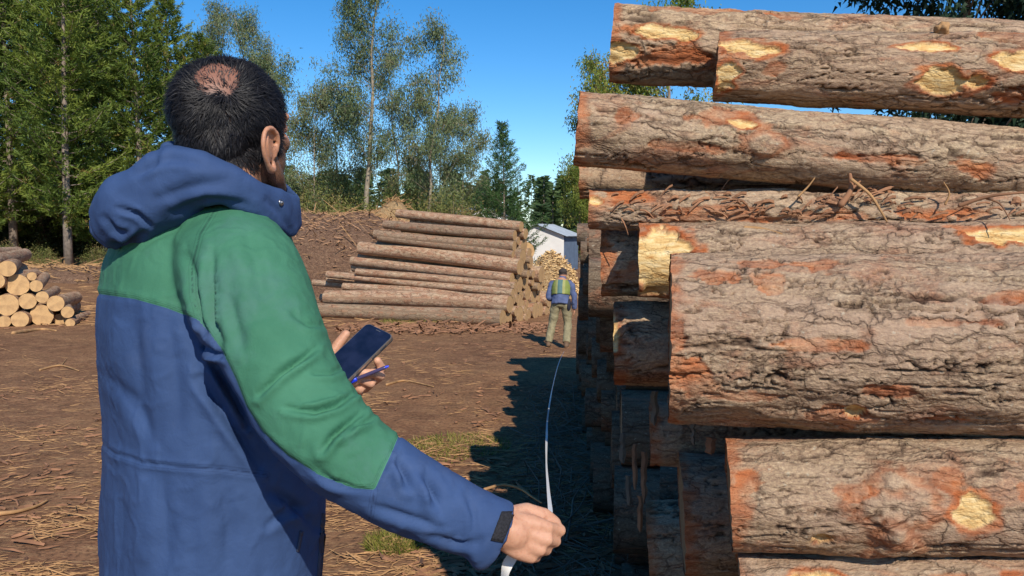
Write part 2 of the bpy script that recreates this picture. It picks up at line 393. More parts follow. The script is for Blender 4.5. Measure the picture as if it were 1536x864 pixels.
mk_near((1004, 506, 2.50), 518, 254, 274, 3, [
    (1285, 566, 86, 26, 'red'), (1248, 602, 76, 34, 'red'), (1262, 592, 26, 18, 'wood'), (1030, 545, 70, 66, 'red'), (1015, 495, 30, 80, 'red'), (1135, 415, 60, 40, 'red'),
    (1525, 520, 46, 34, 'dimple'), (1530, 590, 50, 20, 'red'), (1060, 410, 110, 26, 'red'), (1500, 440, 120, 18, 'red'), (1180, 395, 160, 16, 'red'), (1190, 500, 110, 14, 'red'), (1370, 470, 120, 12, 'red'), (1120, 575, 120, 14, 'red'), (1400, 610, 90, 14, 'red')],
    m=-0.185, fineL=1.3, res=0.0048, depth=1.25, label='thickest log of the big stack, deeply cracked grey bark with orange scars')
mk_near((958, 390, 2.83), 388, 108, 116, 11, [
    (985, 395, 92, 130, 'wood'), (1475, 350, 130, 24, 'wood'), (1440, 342, 60, 14, 'red')], fineL=1.5, label='log with a bare yellow left end resting behind the thickest log')
mk_near((1093, 741, 2.38), 744, 172, 178, 23, [
    (1437, 748, 62, 92, 'wood'), (1222, 782, 60, 34, 'dimple'), (1318, 790, 80, 60, 'knot'), (1325, 735, 100, 84, 'knot'), (1112, 700, 40, 40, 'red'), (1265, 710, 60, 22, 'red'),
    (1522, 712, 40, 34, 'red'), (1405, 700, 40, 30, 'red')], m=-0.23, fineL=1.1, depth=0.75, label='smooth grey log with a torn yellow scar and round knots below the thickest log')
mk_near((1112, 905, 2.34), 905, 150, 156, 31, [(1225, 852, 100, 34, 'wood'), (1280, 858, 60, 30, 'red'), (1420, 850, 60, 24, 'red'), (1520, 850, 80, 30, 'red')], m=-0.23, fineL=1.05, label='lowest log in view, under the grey log with round knots')
mk_near((884, 313, 2.93), 323, 56, 76, 41, [(893, 300, 26, 20, 'wood'), (930, 292, 80, 30, 'red'), (1060, 322, 200, 26, 'red'), (1230, 325, 140, 22, 'red'), (1400, 322, 160, 20, 'red')], fineL=1.8, res=0.0065, depth=1.2, label='thin reddish log littered with bark shreds above the thickest log')
mk_near((865, 193, 2.86), 244, 110, 104, 53, [
    (1098, 188, 46, 14, 'wood'), (1085, 180, 110, 36, 'red'), (1130, 222, 60, 30, 'knot'), (935, 180, 40, 20, 'red'), (1440, 252, 60, 30, 'red'), (875, 200, 24, 90, 'red'), (1010, 225, 120, 14, 'red'), (1300, 240, 140, 14, 'red')], m=-0.07, fineL=1.8, depth=0.9, bend=-0.01, label='long grey log jutting out leftmost, second layer from the top of the stack')
mk_near((1074, 100, 2.93), 116, 98, 142, 67, [
    (1115, 82, 84, 32, 'wood'), (1085, 120, 34, 50, 'wood'), (1375, 86, 110, 14, 'wood'), (1158, 113, 26, 22, 'red'), (1410, 135, 90, 40, 'wood'), (1530, 108, 100, 40, 'wood'), (1500, 62, 110, 40, 'red'), (1520, 155, 80, 26, 'red')], m=-0.20, fineL=1.35, depth=0.95, bend=0.012,
    label='topmost front log with yellow torn patches along its bark')
mk_near((918, 66, 3.22), 90, 112, 104, 71, [
    (935, 90, 50, 26, 'wood'), (1000, 62, 150, 22, 'wood'), (1010, 98, 160, 36, 'red'), (1070, 22, 300, 14, 'red')], m=-0.13, fineL=1.1, depth=1.1, label='red and tan log behind the topmost front log, sticking out past its end')
mk_near((870, 268, 3.42), 262, 58, 60, 77, [], fineL=0.6, res=0.01, label='shaded log end in the dark gap under the long grey log')
mk_near((903, 391, 3.12), 391, 112, 116, 83, [(915, 385, 60, 90, 'red')], fineL=0.9, res=0.008, label='stubby rough log end beside the bare yellow end')
mk_near((922, 516, 3.02), 516, 122, 124, 87, [(925, 490, 16, 60, 'wood')], fineL=0.9, res=0.008, label='half shaded log end with a red rim, beside the thickest log')
mk_near((1022, 770, 2.95), 770, 176, 176, 91, [], fineL=0.9, res=0.008, label='dark log end in deep shade beside the knotty grey log')
mk_near((972, 826, 3.45), 826, 150, 150, 95, [], fineL=0.9, res=0.009, label='shaded log end near the ground behind the dark log end')
mk_near((975, 652, 3.2), 655, 96, 96, 97, [], fineL=0.8, res=0.009, label='shaded log end tucked below the half shaded log end')

# ---- repeated logs: shared meshes of unit kinds (axis +x, ends at 0 and L)
def log_mesh(L, r, seed, matb, rings=9, nr=22, rough=0.03, taper=0.9, cutm='cut'):
    rng = np.random.RandomState(seed)
    us = np.concatenate([[0], np.linspace(0.02, L - 0.02, rings - 2), [L]]); th = np.linspace(-math.pi, math.pi, nr, endpoint=False)
    U, T = np.meshgrid(us, th, indexing='ij'); sh = U.shape; U = U.ravel(); T = T.ravel()
    rr = r * (1 - (1 - taper) * U / L) * (1 + rough * 1.6 * fbm(np.stack([U * 1.3, np.cos(T) * 1.2, np.sin(T) * 1.2], 1), 3, seed) + rough * 0.7 * rng.uniform(-1, 1, len(U)))
    bk_ = 0.02 if L < 5 else 0.03; bendy = rng.uniform(-bk_, bk_) * L / 4; bz = rng.uniform(-bk_, bk_) * L / 4
    V = np.stack([U, -rr * np.cos(T) + bendy * np.sin(np.pi * U / L), rr * np.sin(T) + bz * np.sin(np.pi * U / L)], 1)
    idx = np.arange(len(U)).reshape(sh); nxt = np.roll(idx, -1, 1)
    Fq = np.stack([idx[:-1], idx[1:], nxt[1:], nxt[:-1]], -1).reshape(-1, 4).tolist()
    uv = np.stack([U + seed * 2.3, T * r], 1)
    bark = mesh('bark', V, Fq, M[matb], uv=uv, attrs={'crack': np.zeros(len(V)), 'wood': np.zeros(len(V)), 'red': np.zeros(len(V))})
    caps = []
    for side, row in ((0, idx[0]), (1, idx[-1])):
        cv = []; cf = []
        ring = V[row]; c = ring.mean(0); x = 0.006 if side == 0 else -0.006; b0 = len(cv)
        cv += [tuple(c + (p - c) * 0.99 + (x, 0, 0)) for p in ring] + [tuple(c + (x, 0, 0))]
        for j in range(nr):
            f = (b0 + nr, b0 + j, b0 + (j + 1) % nr); cf.append(f if side == 0 else f[::-1])
        caps.append(mesh('cut_end', cv, cf, M[cutm], smooth=False))
    return bark, caps
ORD = ['zeroth', 'first', 'second', 'third', 'fourth', 'fifth', 'sixth', 'seventh', 'eighth', 'ninth', 'tenth', 'eleventh', 'twelfth', 'thirteenth', 'fourteenth', 'fifteenth', 'sixteenth', 'seventeenth', 'eighteenth', 'nineteenth', 'twentieth']
def ordw(n):
    if n <= 20: return ORD[n]
    tens = {2: 'twenty', 3: 'thirty', 4: 'forty', 5: 'fifty', 6: 'sixty'}[n // 10]
    return tens + ('-' + ORD[n % 10] if n % 10 else 'th').replace('yth', 'ieth') if n % 10 else tens[:-1] + 'ieth'
def pack(radii, s0, s1, hlim, floor):
    """rest circles in a vertical plane: returns (s, z, r, layer)"""
    out = []
    for r in radii:
        best = None; cand = []
        S = np.array([o[0] for o in out]) if out else np.zeros(0); Z = np.array([o[1] for o in out]) if out else np.zeros(0); Rr = np.array([o[2] for o in out]) if out else np.zeros(0)
        cand.append((s0 + r, floor(s0 + r) + r, 1))
        for o in out:
            if o[3] == 1:
                x = o[0] + 2 * math.sqrt(max(o[2] * r, 0)) + 0.005; cand.append((x, floor(x) + r, 1))
        n = len(out)
        for i in range(n):
            for j in range(n):
                if i == j or out[j][0] <= out[i][0]: continue
                dx = out[j][0] - out[i][0]; dz = out[j][1] - out[i][1]; d = math.hypot(dx, dz); A = out[i][2] + r; B = out[j][2] + r
                if d > A + B or d < 1e-6 or d < abs(A - B): continue
                aa = (A * A - B * B + d * d) / (2 * d); hh = math.sqrt(max(A * A - aa * aa, 0))
                x = out[i][0] + aa * dx / d - hh * dz / d; z = out[i][1] + aa * dz / d + hh * dx / d
                if not (out[i][0] < x < out[j][0]): continue
                cand.append((x, z, max(out[i][3], out[j][3]) + 1))
        for x, z, ly in cand:
            if x - r < s0 - 1e-6 or x + r > s1 or z + r > hlim(x): continue
            if n and np.any((S - x) ** 2 + (Z - z) ** 2 < (Rr + r - 0.004) ** 2): continue
            if z - r < floor(x) - 0.01: continue
            if best is None or z < best[1]: best = (x, z, r, ly)
        if best: out.append(best)
    return out
def pile(kinds, placed, to_world, group, describe, rng, lens=lambda s, z: 1.0):
    """kinds: list of (radius, bark mesh, cut mesh); to_world(s, z, r) -> (location, direction vector)"""
    layers = {}
    for p in placed: layers.setdefault(p[3], []).append(p)
    for ly, ps in sorted(layers.items()):
        ps.sort(key=lambda p: p[0])
        for i, (s, z, r, _) in enumerate(ps):
            k = min(range(len(kinds)), key=lambda q: (abs(kinds[q][0] - r), rng.random()))
            same = [q for q in range(len(kinds)) if abs(kinds[q][0] - kinds[k][0]) < 1e-6]; k = rng.choice(same)
            loc, dv = to_world(s, z, r)
            root = empty('log', loc); root.rotation_mode = 'QUATERNION'
            Rm = frame_of(Vector((0, 0, 0)), dv) @ Matrix.Rotation(rng.uniform(-1.1, 1.1), 3, 'X'); root.rotation_quaternion = Rm.to_quaternion()
            f = r / kinds[k][0]; root.scale = (lens(s, z), f, f)
            link('bark', kinds[k][1], root); [link('cut_end', q_, root) for q_ in kinds[k][2]]
            tag(root, describe(ly, i + 1, len(ps), r, s), 'log', group)

# the long shaded stack running away beside the man
rng = random.Random(5)
RD = [0.15, 0.19, 0.23, 0.27]
kd = []
for r in RD:
    for v in range(3): kd.append((r, *log_mesh(3.4, r, int(r * 100) + v * 7, 'bark_shaded', nr=20, cutm='cut_shaded')))
pk = pack([rng.choice(RD) * rng.uniform(0.95, 1.05) for _ in range(170)], 4.15, 13.2, lambda s: 2.38 + 0.12 * math.sin(s * 2.3), lambda s: gzs(1.2, s) - 0.02)
def tw(s, z, r):
    x = 0.43 + 0.055 * s + rng.uniform(-0.13, 0.12) - (0.12 if z > 1.5 and s < 6 else 0.0)
    return Vector((x, s, z)), Vector((1, -0.125 + rng.uniform(-.02, .02), rng.uniform(-.008, .008)))
def ds(ly, i, n, r, s):
    return f"{'thick' if r > 0.2 else 'slim'} shaded log, {ordw(i)} from near end, layer {ordw(ly)} of long stack"
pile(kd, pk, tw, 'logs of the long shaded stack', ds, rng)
# out-of-view lower rows that carry the near logs
pk2 = pack([rng.choice(RD[1:]) for _ in range(30)], 2.25, 4.1, lambda s: 1.30 if s < 3 else (1.05 if s < 3.5 else 1.7), lambda s: gzs(1.2, s) - 0.02)
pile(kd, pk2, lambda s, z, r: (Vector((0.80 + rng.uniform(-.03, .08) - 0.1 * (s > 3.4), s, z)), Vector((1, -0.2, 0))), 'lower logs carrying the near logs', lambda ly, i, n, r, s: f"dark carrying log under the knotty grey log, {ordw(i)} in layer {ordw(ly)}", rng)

# the middle pile
rng = random.Random(9)
kd = []
RM = [0.11, 0.145, 0.18, 0.215]
for r in RM:
    for v in range(3): kd.append((r, *log_mesh(6.3, r, int(r * 100) + v * 5 + 200, 'bark_pale' if v != 1 else 'bark', rings=14, nr=22, cutm='cut_mid')))
axis = Vector((-0.91, 0.41, 0)); sdir = Vector((0.41, 0.91, 0)); org = Vector((-0.36, 19.9, 0))
pm = pack([rng.choice(RM) * rng.uniform(0.95, 1.05) for _ in range(215)], 0.0, 3.7, lambda s: min(1.3 + s * 3.2, 2.8, 2.85 - (s - 1.3) * 0.95), lambda s: -0.02)
def twm(s, z, r):
    o = org + sdir * s + axis * rng.uniform(-0.14, 0.16)
    d = axis.copy() + Vector((rng.uniform(-.03, .03), rng.uniform(-.045, .045), 0.03 + 0.028 * z + rng.uniform(-.022, .022) if z > 0.6 else 0.0))
    return Vector((o.x, o.y, z)), d
pile(kd, pm, twm, 'logs of the pile across the yard', lambda ly, i, n, r, s: f"{'stout' if r > 0.22 else 'slimmer'} tan log, {ordw(i)} from front, layer {ordw(ly)}, pile across the yard", rng, lens=lambda s, z: rng.uniform(0.80, 1.06) * (1.0 - 0.15 * z if z > 0.8 else 1.0))
# one log thrown across the top
for (pa, pb, r, lb) in (((790, 378, 22.0), (655, 333, 26.5), 0.26, 'topmost log slanting down along the crest of the pile across the yard'),
                        ((700, 480, 20.6), (546, 461, 22.3), 0.20, 'loose log lying on the ground in front of the pile across the yard')):
    a = P(*pa); b = P(*pb); root = empty('log', a); root.rotation_mode = 'QUATERNION'; root.rotation_quaternion = frame_of(a, b).to_quaternion()
    bk, ct = log_mesh((b - a).length, r, 301, 'bark_pale', rings=12); link('bark', bk, root); [link('cut_end', q_, root) for q_ in ct]; tag(root, lb, 'log', 'logs of the pile across the yard')

# the left pile, sawn ends towards us
rng = random.Random(14)
kd = []
RL = [0.11, 0.15, 0.20, 0.27]
for r in RL:
    for v in range(2): kd.append((r, *log_mesh(3.2, r, int(r * 100) + v * 5 + 400, 'bark_pale', rings=6, nr=24)))
ax2 = Vector((-0.45, 0.89, 0)); sd2 = Vector((-0.93, -0.30, 0)); og2 = Vector((-11.3, 20.6, 0))
seq = [0.11, 0.15, 0.27, 0.20, 0.15, 0.20] + [rng.choice(RL) for _ in range(80)]
pl = pack(seq, 0.0, 5.5, lambda s: 0.5 + s * 0.85 if s < 2 else 2.1, lambda s: -0.03)
def twl(s, z, r):
    o = og2 + sd2 * s + ax2 * rng.uniform(-0.5, 0.25)
    return Vector((o.x, o.y, z + gzs(o.x, o.y))), ax2 + Vector((rng.uniform(-.1, .25), rng.uniform(-.1, .1), rng.uniform(-.03, .03)))
pile(kd, pl, twl, 'sawn logs of the small pile at the left', lambda ly, i, n, r, s: f"{'fat' if r > 0.22 else 'small'} log with pale sawn end, {ordw(i)} from right, layer {ordw(ly)}, left pile", rng)
# ------------------------------------------------------------ vegetation
def mat_leaf(name, cols, trans=0.3, rough=0.6):
    m = NT(name); t = m.attr('tint'); oi = m.n('ShaderNodeObjectInfo').outputs['Random']
    f = m.math('ADD', t, m.math('MULTIPLY', m.math('SUBTRACT', oi, 0.5), 0.25), True)
    c = m.ramp(f, [(i / (len(cols) - 1), x) for i, x in enumerate(cols)])
    m.l(c, m.b.inputs['Base Color']); m.b.inputs['Roughness'].default_value = rough; m.b.inputs['Specular IOR Level'].default_value = 0.25
    tr = m.n('ShaderNodeBsdfTranslucent'); m.l(c, tr.inputs['Color']); mx = m.n('ShaderNodeMixShader'); mx.inputs[0].default_value = trans
    m.l(m.b.outputs[0], mx.inputs[1]); m.l(tr.outputs[0], mx.inputs[2]); m.l(mx.outputs[0], m.out.inputs['Surface'])
    return m.m
M['pine'] = mat_leaf('pine_needles', [(0.065, 0.115, 0.024), (0.145, 0.205, 0.036), (0.27, 0.32, 0.055), (0.33, 0.24, 0.08)])
M['dark_leaf'] = mat_leaf('shade_toned_leaves', [(0.008, 0.02, 0.012), (0.02, 0.045, 0.022), (0.035, 0.07, 0.03)])  # very dark leaves: the shade on these trees is in the colour
M['euc'] = mat_leaf('eucalyptus_leaves', [(0.08, 0.13, 0.055), (0.14, 0.19, 0.085), (0.20, 0.245, 0.11), (0.24, 0.20, 0.11)], 0.25, 0.45)
M['bush'] = mat_leaf('bush_leaves', [(0.09, 0.12, 0.03), (0.17, 0.19, 0.05), (0.26, 0.25, 0.07), (0.32, 0.23, 0.10)])
M['fir'] = mat_leaf('young_fir_needles', [(0.04, 0.09, 0.03), (0.09, 0.17, 0.05), (0.15, 0.24, 0.07)])
M['fir_dark'] = mat_leaf('thicket_leaves', [(0.02, 0.035, 0.014), (0.05, 0.07, 0.022), (0.09, 0.085, 0.035)])
M['far'] = mat_leaf('far_forest_leaves', [(0.04, 0.08, 0.035), (0.08, 0.13, 0.045), (0.13, 0.18, 0.06)])
M['trunk'] = simple('tree_trunk_bark', (0.24, 0.19, 0.15), 0.9, nscale=6, namt=0.35, bump=0.4)
M['trunk_pale'] = simple('eucalyptus_bark', (0.28, 0.23, 0.165), 0.85, nscale=4, namt=0.3, bump=0.2)
M['twig'] = simple('dry_twigs', (0.30, 0.20, 0.14), 0.9, nscale=5, namt=0.3)

def tube_arr(pts, radii, n=6):
    pts = [Vector(p) for p in pts]; V = []; Fc = []
    for i, p in enumerate(pts):
        t = (pts[min(i + 1, len(pts) - 1)] - pts[max(i - 1, 0)]).normalized()
        u = t.orthogonal().normalized() if i == 0 else (u - t * u.dot(t)).normalized()
        v = t.cross(u)
        for k in range(n):
            a = 2 * math.pi * k / n; V.append(p + (u * math.cos(a) + v * math.sin(a)) * radii[i])
    for i in range(len(pts) - 1):
        for k in range(n):
            k2 = (k + 1) % n; Fc.append([i * n + k, i * n + k2, (i + 1) * n + k2, (i + 1) * n + k])
    V.append(pts[-1]); Fc += [[(len(pts) - 1) * n + k, (len(pts) - 1) * n + (k + 1) % n, len(V) - 1] for k in range(n)]
    V.append(pts[0]); Fc += [[(k + 1) % n, k, len(V) - 1] for k in range(n)]
    return V, Fc
def leaves(C, D, Ln, W, tint, rs):
    """thin leaf triangles: centres C (n,3), directions D (n,3), length Ln, width W"""
    n = len(C); D = D / (np.linalg.norm(D, axis=1, keepdims=True) + 1e-9)
    S = np.cross(D, rs.normal(size=(n, 3))); S /= (np.linalg.norm(S, axis=1, keepdims=True) + 1e-9)
    Ln = np.broadcast_to(Ln, (n,))[:, None]; W = np.broadcast_to(W, (n,))[:, None]
    V = np.stack([C - S * W * .5, C + S * W * .5, C + D * Ln], 1).reshape(-1, 3)
    return V, np.arange(3 * n).reshape(n, 3), np.repeat(tint, 3)
def leafmesh(name, parts, mat):
    V = np.concatenate([p[0] for p in parts]); o = np.cumsum([0] + [len(p[0]) for p in parts])
    Fc = np.concatenate([p[1] + o[i] for i, p in enumerate(parts)]); t = np.concatenate([p[2] for p in parts])
    return mesh(name, V, Fc, mat, smooth=False, attrs={'tint': np.clip(t, 0, 1)})

def pine_tree(H, R, seed, base=0.12, droop=0.0, mat='pine', whorl=0.42, nl=9, shape=0.7, leaflen=0.27, leafw=0.062, gaps=0.08, trunk_r=None):
    rs = np.random.RandomState(seed); acc = Acc(); tr = trunk_r or H * 0.0125
    lean = rs.uniform(-.02, .02, 2) * H
    tp = [(lean[0] * t * t, lean[1] * t * t, H * t) for t in np.linspace(0, 1, 9)]
    acc.add(*tube_arr(tp, [tr * (1 - 0.93 * t) for t in np.linspace(0, 1, 9)], 8))
    parts = []; dead = Acc(); z = H * base; C = []; D = []; T = []
    while z < H * 0.985:
        t = z / H; prof = (1 - t) ** shape * (0.55 + 0.45 * min(1, (t - base) / 0.25 + 0.35))
        nb = rs.randint(4, 7); a0 = rs.uniform(0, 6.28)
        for b in range(nb):
            if rs.rand() < gaps: continue
            a = a0 + b * 6.283 / nb + rs.uniform(-.35, .35); L = max(0.25, R * prof * rs.uniform(0.65, 1.2))
            up = rs.uniform(0.15, 0.5) + 0.5 * t - droop; o = np.array([lean[0] * t * t, lean[1] * t * t, z])
            dh = np.array([math.cos(a), math.sin(a), 0]); side = np.array([-dh[1], dh[0], 0])
            npt = 5; s = np.linspace(0, 1, npt)
            pts = [o + dh * L * q + np.array([0, 0, L * (up * q * 0.55 - 0.28 * q * (1 - q) + 0.18 * q * q)]) for q in s]
            acc.add(*tube_arr(pts, [max(0.006, tr * 0.22 * (1 - 0.8 * q) * (L / R)) for q in s], 4), t=0.0)
            ntuft = max(4, int(L * 12)); ct = rs.uniform(0.15, 0.75)
            for k in range(ntuft):
                q = 0.18 + 0.82 * (k + rs.rand()) / ntuft; i = min(int(q * (npt - 1)), npt - 2); f = q * (npt - 1) - i
                c = pts[i] * (1 - f) + pts[i + 1] * f; spread = 0.26 * L * (1.05 - q)
                sgn = rs.uniform(-1, 1); c = c + side * sgn * spread * 1.6 + np.array([0, 0, rs.uniform(-.5, .6) * spread * 0.5])
                dd = dh * 0.8 + side * sgn * 0.7 + np.array([0, 0, 0.45])
                C.append(np.repeat(c[None], nl, 0) + rs.normal(size=(nl, 3)) * 0.05)
                D.append(dd[None] + rs.normal(size=(nl, 3)) * 0.65)
                br = 0.98 if rs.rand() < 0.02 else 0
                T.append(np.clip(np.full(nl, ct * 0.7 + 0.10 * rs.rand() + br) + rs.uniform(-.08, .08, nl), 0, 1))
        z += whorl * rs.uniform(0.7, 1.25) * (1.1 - 0.5 * t)
    C = np.concatenate(C); D = np.concatenate(D); T = np.concatenate(T); n = len(C)
    parts.append(leaves(C, D, leaflen * rs.uniform(0.6, 1.25, n), leafw, T, rs))
    return acc.build('trunk', M['trunk']), leafmesh('crown', parts, M[mat])

def euc_tree(H, R, seed, lean=0.0, base=0.3, mat='euc', ncl=260, trunk_r=0.13, ll=0.22, lw=0.055, per=34, top=0.55, tm='trunk_pale'):
    rs = np.random.RandomState(seed); acc = Acc()
    ts = np.linspace(0, 1, 10); wob = np.cumsum(rs.uniform(-.012, .012, 10)) * H
    tp = [np.array([lean * t ** 1.5 + w_, w_ * 0.4, H * 0.95 * t]) for t, w_ in zip(ts, wob)]
    acc.add(*tube_arr([tuple(p) for p in tp], [trunk_r * (1 - 0.9 * t) for t in ts], 8))
    ends = []
    nb = int(H * 2.6)
    for b in range(nb):
        t = base + (0.97 - base) * (b + rs.rand()) / nb; i = min(int(t * 9), 8); f = t * 9 - i; o = tp[i] * (1 - f) + tp[i + 1] * f
        prof = math.sin(math.pi * min(1, max(0.02, (t - base * 0.7) / (1.08 - base * 0.7))) ** top) ** 0.8
        L = R * (0.35 + 0.75 * prof) * rs.uniform(0.6, 1.15); a = rs.uniform(0, 6.28)
        dirv = np.array([math.cos(a), math.sin(a), rs.uniform(0.7, 1.5)]); dirv /= np.linalg.norm(dirv)
        pts = [o, o + dirv * L * 0.4 + rs.normal(size=3) * 0.08 * L, o + dirv * L * 0.8 + rs.normal(size=3) * 0.12 * L + np.array([0, 0, -0.05 * L]), o + dirv * L * 1.1 + np.array([0, 0, -0.28 * L])]
        acc.add(*tube_arr([tuple(p) for p in pts], [trunk_r * 0.22 * (1.1 - t), trunk_r * 0.15 * (1.1 - t), 0.012, 0.006], 4))
        for q in (0.45, 0.7, 0.9, 1.0):
            k = min(int(q * 3), 2); g = q * 3 - k; ends.append((pts[k] * (1 - g) + pts[k + 1] * g, L))
    C = []; D = []; T = []
    for c in range(ncl):
        e, L = ends[rs.randint(len(ends))]; cc = e + rs.normal(size=3) * np.array([0.16, 0.16, 0.14]) * (0.5 + L * 0.5)
        n = int(per * rs.uniform(0.4, 1.3)); sz = rs.uniform(0.16, 0.34); tt = rs.uniform(0.15, 0.75) if rs.rand() > 0.12 else 0.97
        C.append(cc + rs.normal(size=(n, 3)) * np.array([sz, sz, sz * 1.25])); D.append(np.array([0, 0, -0.9]) + rs.normal(size=(n, 3)) * 0.6); T.append(np.full(n, tt) + rs.uniform(-.15, .15, n))
        acc.add(*tube_arr([tuple(e), tuple(cc)], [0.008, 0.004], 3))
    C = np.concatenate(C); n = len(C)
    pr = [leaves(C, np.concatenate(D), ll * rs.uniform(0.6, 1.2, n), lw, np.concatenate(T), rs)]
    return acc.build('trunk', M[tm]), leafmesh('crown', pr, M[mat])

def bush(H, R, seed, mat='bush', ncl=110, per=45, ll=0.14, lw=0.07):
    rs = np.random.RandomState(seed); acc = Acc(); C = []; D = []; T = []
    for c in range(ncl):
        a = rs.uniform(0, 6.28); rr = R * math.sqrt(rs.rand()); h = H * rs.rand() ** 0.8 * (1 - 0.5 * (rr / R) ** 2)
        p = np.array([math.cos(a) * rr, math.sin(a) * rr, h]); b = p * np.array([0.25, 0.25, 0])
        if c % 2 == 0: acc.add(*tube_arr([tuple(b), tuple(p * np.array([0.7, 0.7, 0.55])), tuple(p)], [0.025, 0.014, 0.006], 3))
        n = int(per * rs.uniform(0.5, 1.3)); sz = rs.uniform(0.15, 0.32) * min(1.2, H / 2)
        tt = rs.uniform(0.1, 0.7) if rs.rand() > 0.15 else 0.95
        C.append(p + rs.normal(size=(n, 3)) * sz); D.append(rs.normal(size=(n, 3)) + np.array([0, 0, 0.3])); T.append(np.full(n, tt) + rs.uniform(-.12, .12, n))
    C = np.concatenate(C); n = len(C)
    return acc.build('stem', M['twig']), leafmesh('foliage', [leaves(C, np.concatenate(D), ll * rs.uniform(0.6, 1.3, n), lw, np.concatenate(T), rs)], M[mat])

def plant(kind, meshes, px, d, sc, rz, label, cat, group, names=('trunk', 'crown'), z=None, x=None):
    X = P(px, 400, d).x if x is None else x; zz = gzs(X, d) - 0.05 if z is None else z
    o = empty(kind, (X, d, zz), rz); o.scale = (sc, sc, sc) if not isinstance(sc, tuple) else sc
    for nme, me in zip(names, meshes): link(nme, me, o)
    tag(o, label, cat, group); return o

# left wall of pines
pA = pine_tree(17, 3.6, 1); pB = pine_tree(16, 3.2, 2, gaps=0.25, shape=0.6); pC = pine_tree(17, 3.9, 3, gaps=0.1, base=0.06, shape=0.55)
GP = 'tall pines at the far left edge of the yard'
pines = [(-75, 41, pC, 1.05, 0.3, 'dense pine cut by the left photo edge, behind the sawn log pile'), (22, 43, pA, 1.1, 1.1, 'dark pine behind the sawn log ends at far left'),
         (103, 39.5, pB, 1.12, 2.3, 'pine with a long bare pale trunk, second from the left edge'), (62, 47, pC, 1.15, 4.0, 'broad pine standing behind the bare trunked pine'),
         (160, 45, pC, 1.0, 3.3, 'bushy pine between the bare trunked pine and the man'), (215, 42.5, pB, 1.02, 5.1, 'thin pine with sky showing beside it, nearest the hood'),
         (-20, 49, pB, 1.2, 0.9, 'tallest pine back row at the far left'), (262, 47, pA, 0.95, 2.0, 'pine rising just behind the man\'s head'),
         (140, 52, pA, 1.2, 0.2, 'back row pine filling the space above the bushy pine'), (310, 50, pC, 0.8, 1.4, 'shorter pine hidden mostly behind the head')]
for px, d, ms, sc, rz, lb in pines: plant('pine_tree', ms, px, d, sc, rz, lb, 'tree', GP)
# eucalyptus group
eA = euc_tree(18.0, 2.6, 11, lean=1.2, base=0.28, ncl=620, trunk_r=0.17); eB = euc_tree(13.5, 2.4, 12, lean=1.0, base=0.2, ncl=440, trunk_r=0.11); eC = euc_tree(10.5, 2.2, 13, lean=0.3, base=0.2, ncl=340, trunk_r=0.08)
GE = 'slender gum trees behind the bark heap'
eucs = [(558, 46, eA, 1.0, 0.0, 'tallest gum tree with a pale trunk and narrow crown'), (645, 47, eB, 1.04, 0.0, 'leaning gum tree whose tuft of leaves stands clear at the top'),
        (598, 51, eB, 0.95, 2.4, 'gum tree filling the gap between the two tallest ones'), (470, 48, eC, 0.98, 1.2, 'small gum tree just beside the collar'),
        (515, 52, eC, 1.05, 3.9, 'wispy gum tree between the collar and the tallest gum'), (690, 50, eC, 0.93, 5.0, 'reddish gum tree at the right end of the row'),
        (380, 50, eA, 0.86, 3.1, 'gum tree whose crown shows above the head'), (330, 54, eA, 0.95, 1.0, 'gum tree between the pines and the head'), (425, 53, eC, 1.25, 2.2, 'gum tree mostly hidden behind the face'), (655, 53, eC, 0.9, 0.7, 'short gum tree under the leaning one')]
for px, d, ms, sc, rz, lb in eucs: plant('gum_tree', ms, px, d, sc, rz, lb, 'tree', GE)
# undergrowth
bA = bush(3.2, 1.9, 21); bB = bush(2.4, 1.7, 22); bC = bush(4.2, 2.0, 23, ncl=150)
GB = 'bushes under the gum trees'
for i, (px, d, ms, sc, lb) in enumerate([(455, 43, bB, 1.1, 'bush next to the collar'), (500, 44, bA, 1.05, 'olive bush behind the bark heap crest'), (545, 45, bB, 1.2, 'bush at the foot of the tallest gum'),
        (590, 44, bC, 0.95, 'high bush beside the tallest gum trunk'), (635, 43, bA, 1.15, 'bush above the end of the pile crest'), (675, 44, bC, 1.05, 'brownish bush behind the top slanting log'),
        (715, 46, bC, 0.95, 'bush beside the young fir'), (480, 48, bC, 1.1, 'taller bush behind the collar bushes'), (528, 50, bC, 1.1, 'back bush between the gums'), (615, 50, bC, 1.2, 'back bush under the leaning gum'), (700, 52, bC, 1.1, 'back bush under the reddish gum')]):
    plant('bush', ms, px, d, sc, i * 1.7, lb, 'bush', GB, ('stem', 'foliage'))
for i, (px, d, ms, sc, lb) in enumerate([(10, 37, bA, 0.5, 'shrub under the dark pine'), (60, 38, bB, 0.5, 'shrub left of the bare pine trunk'), (150, 38.5, bA, 0.42, 'shrub right of the bare pine trunk'), (205, 38, bB, 0.5, 'shrub low behind the hood'), (250, 40, bA, 0.9, 'shrub behind the man\'s shoulder')]):
    plant('shrub', ms, px, d, sc, i * 2.1, lb, 'bush', 'shrubs at the foot of the pines', ('stem', 'foliage'))
bD = bush(3.4, 2.3, 26, mat='fir_dark', ncl=170, per=55, ll=0.2, lw=0.09)
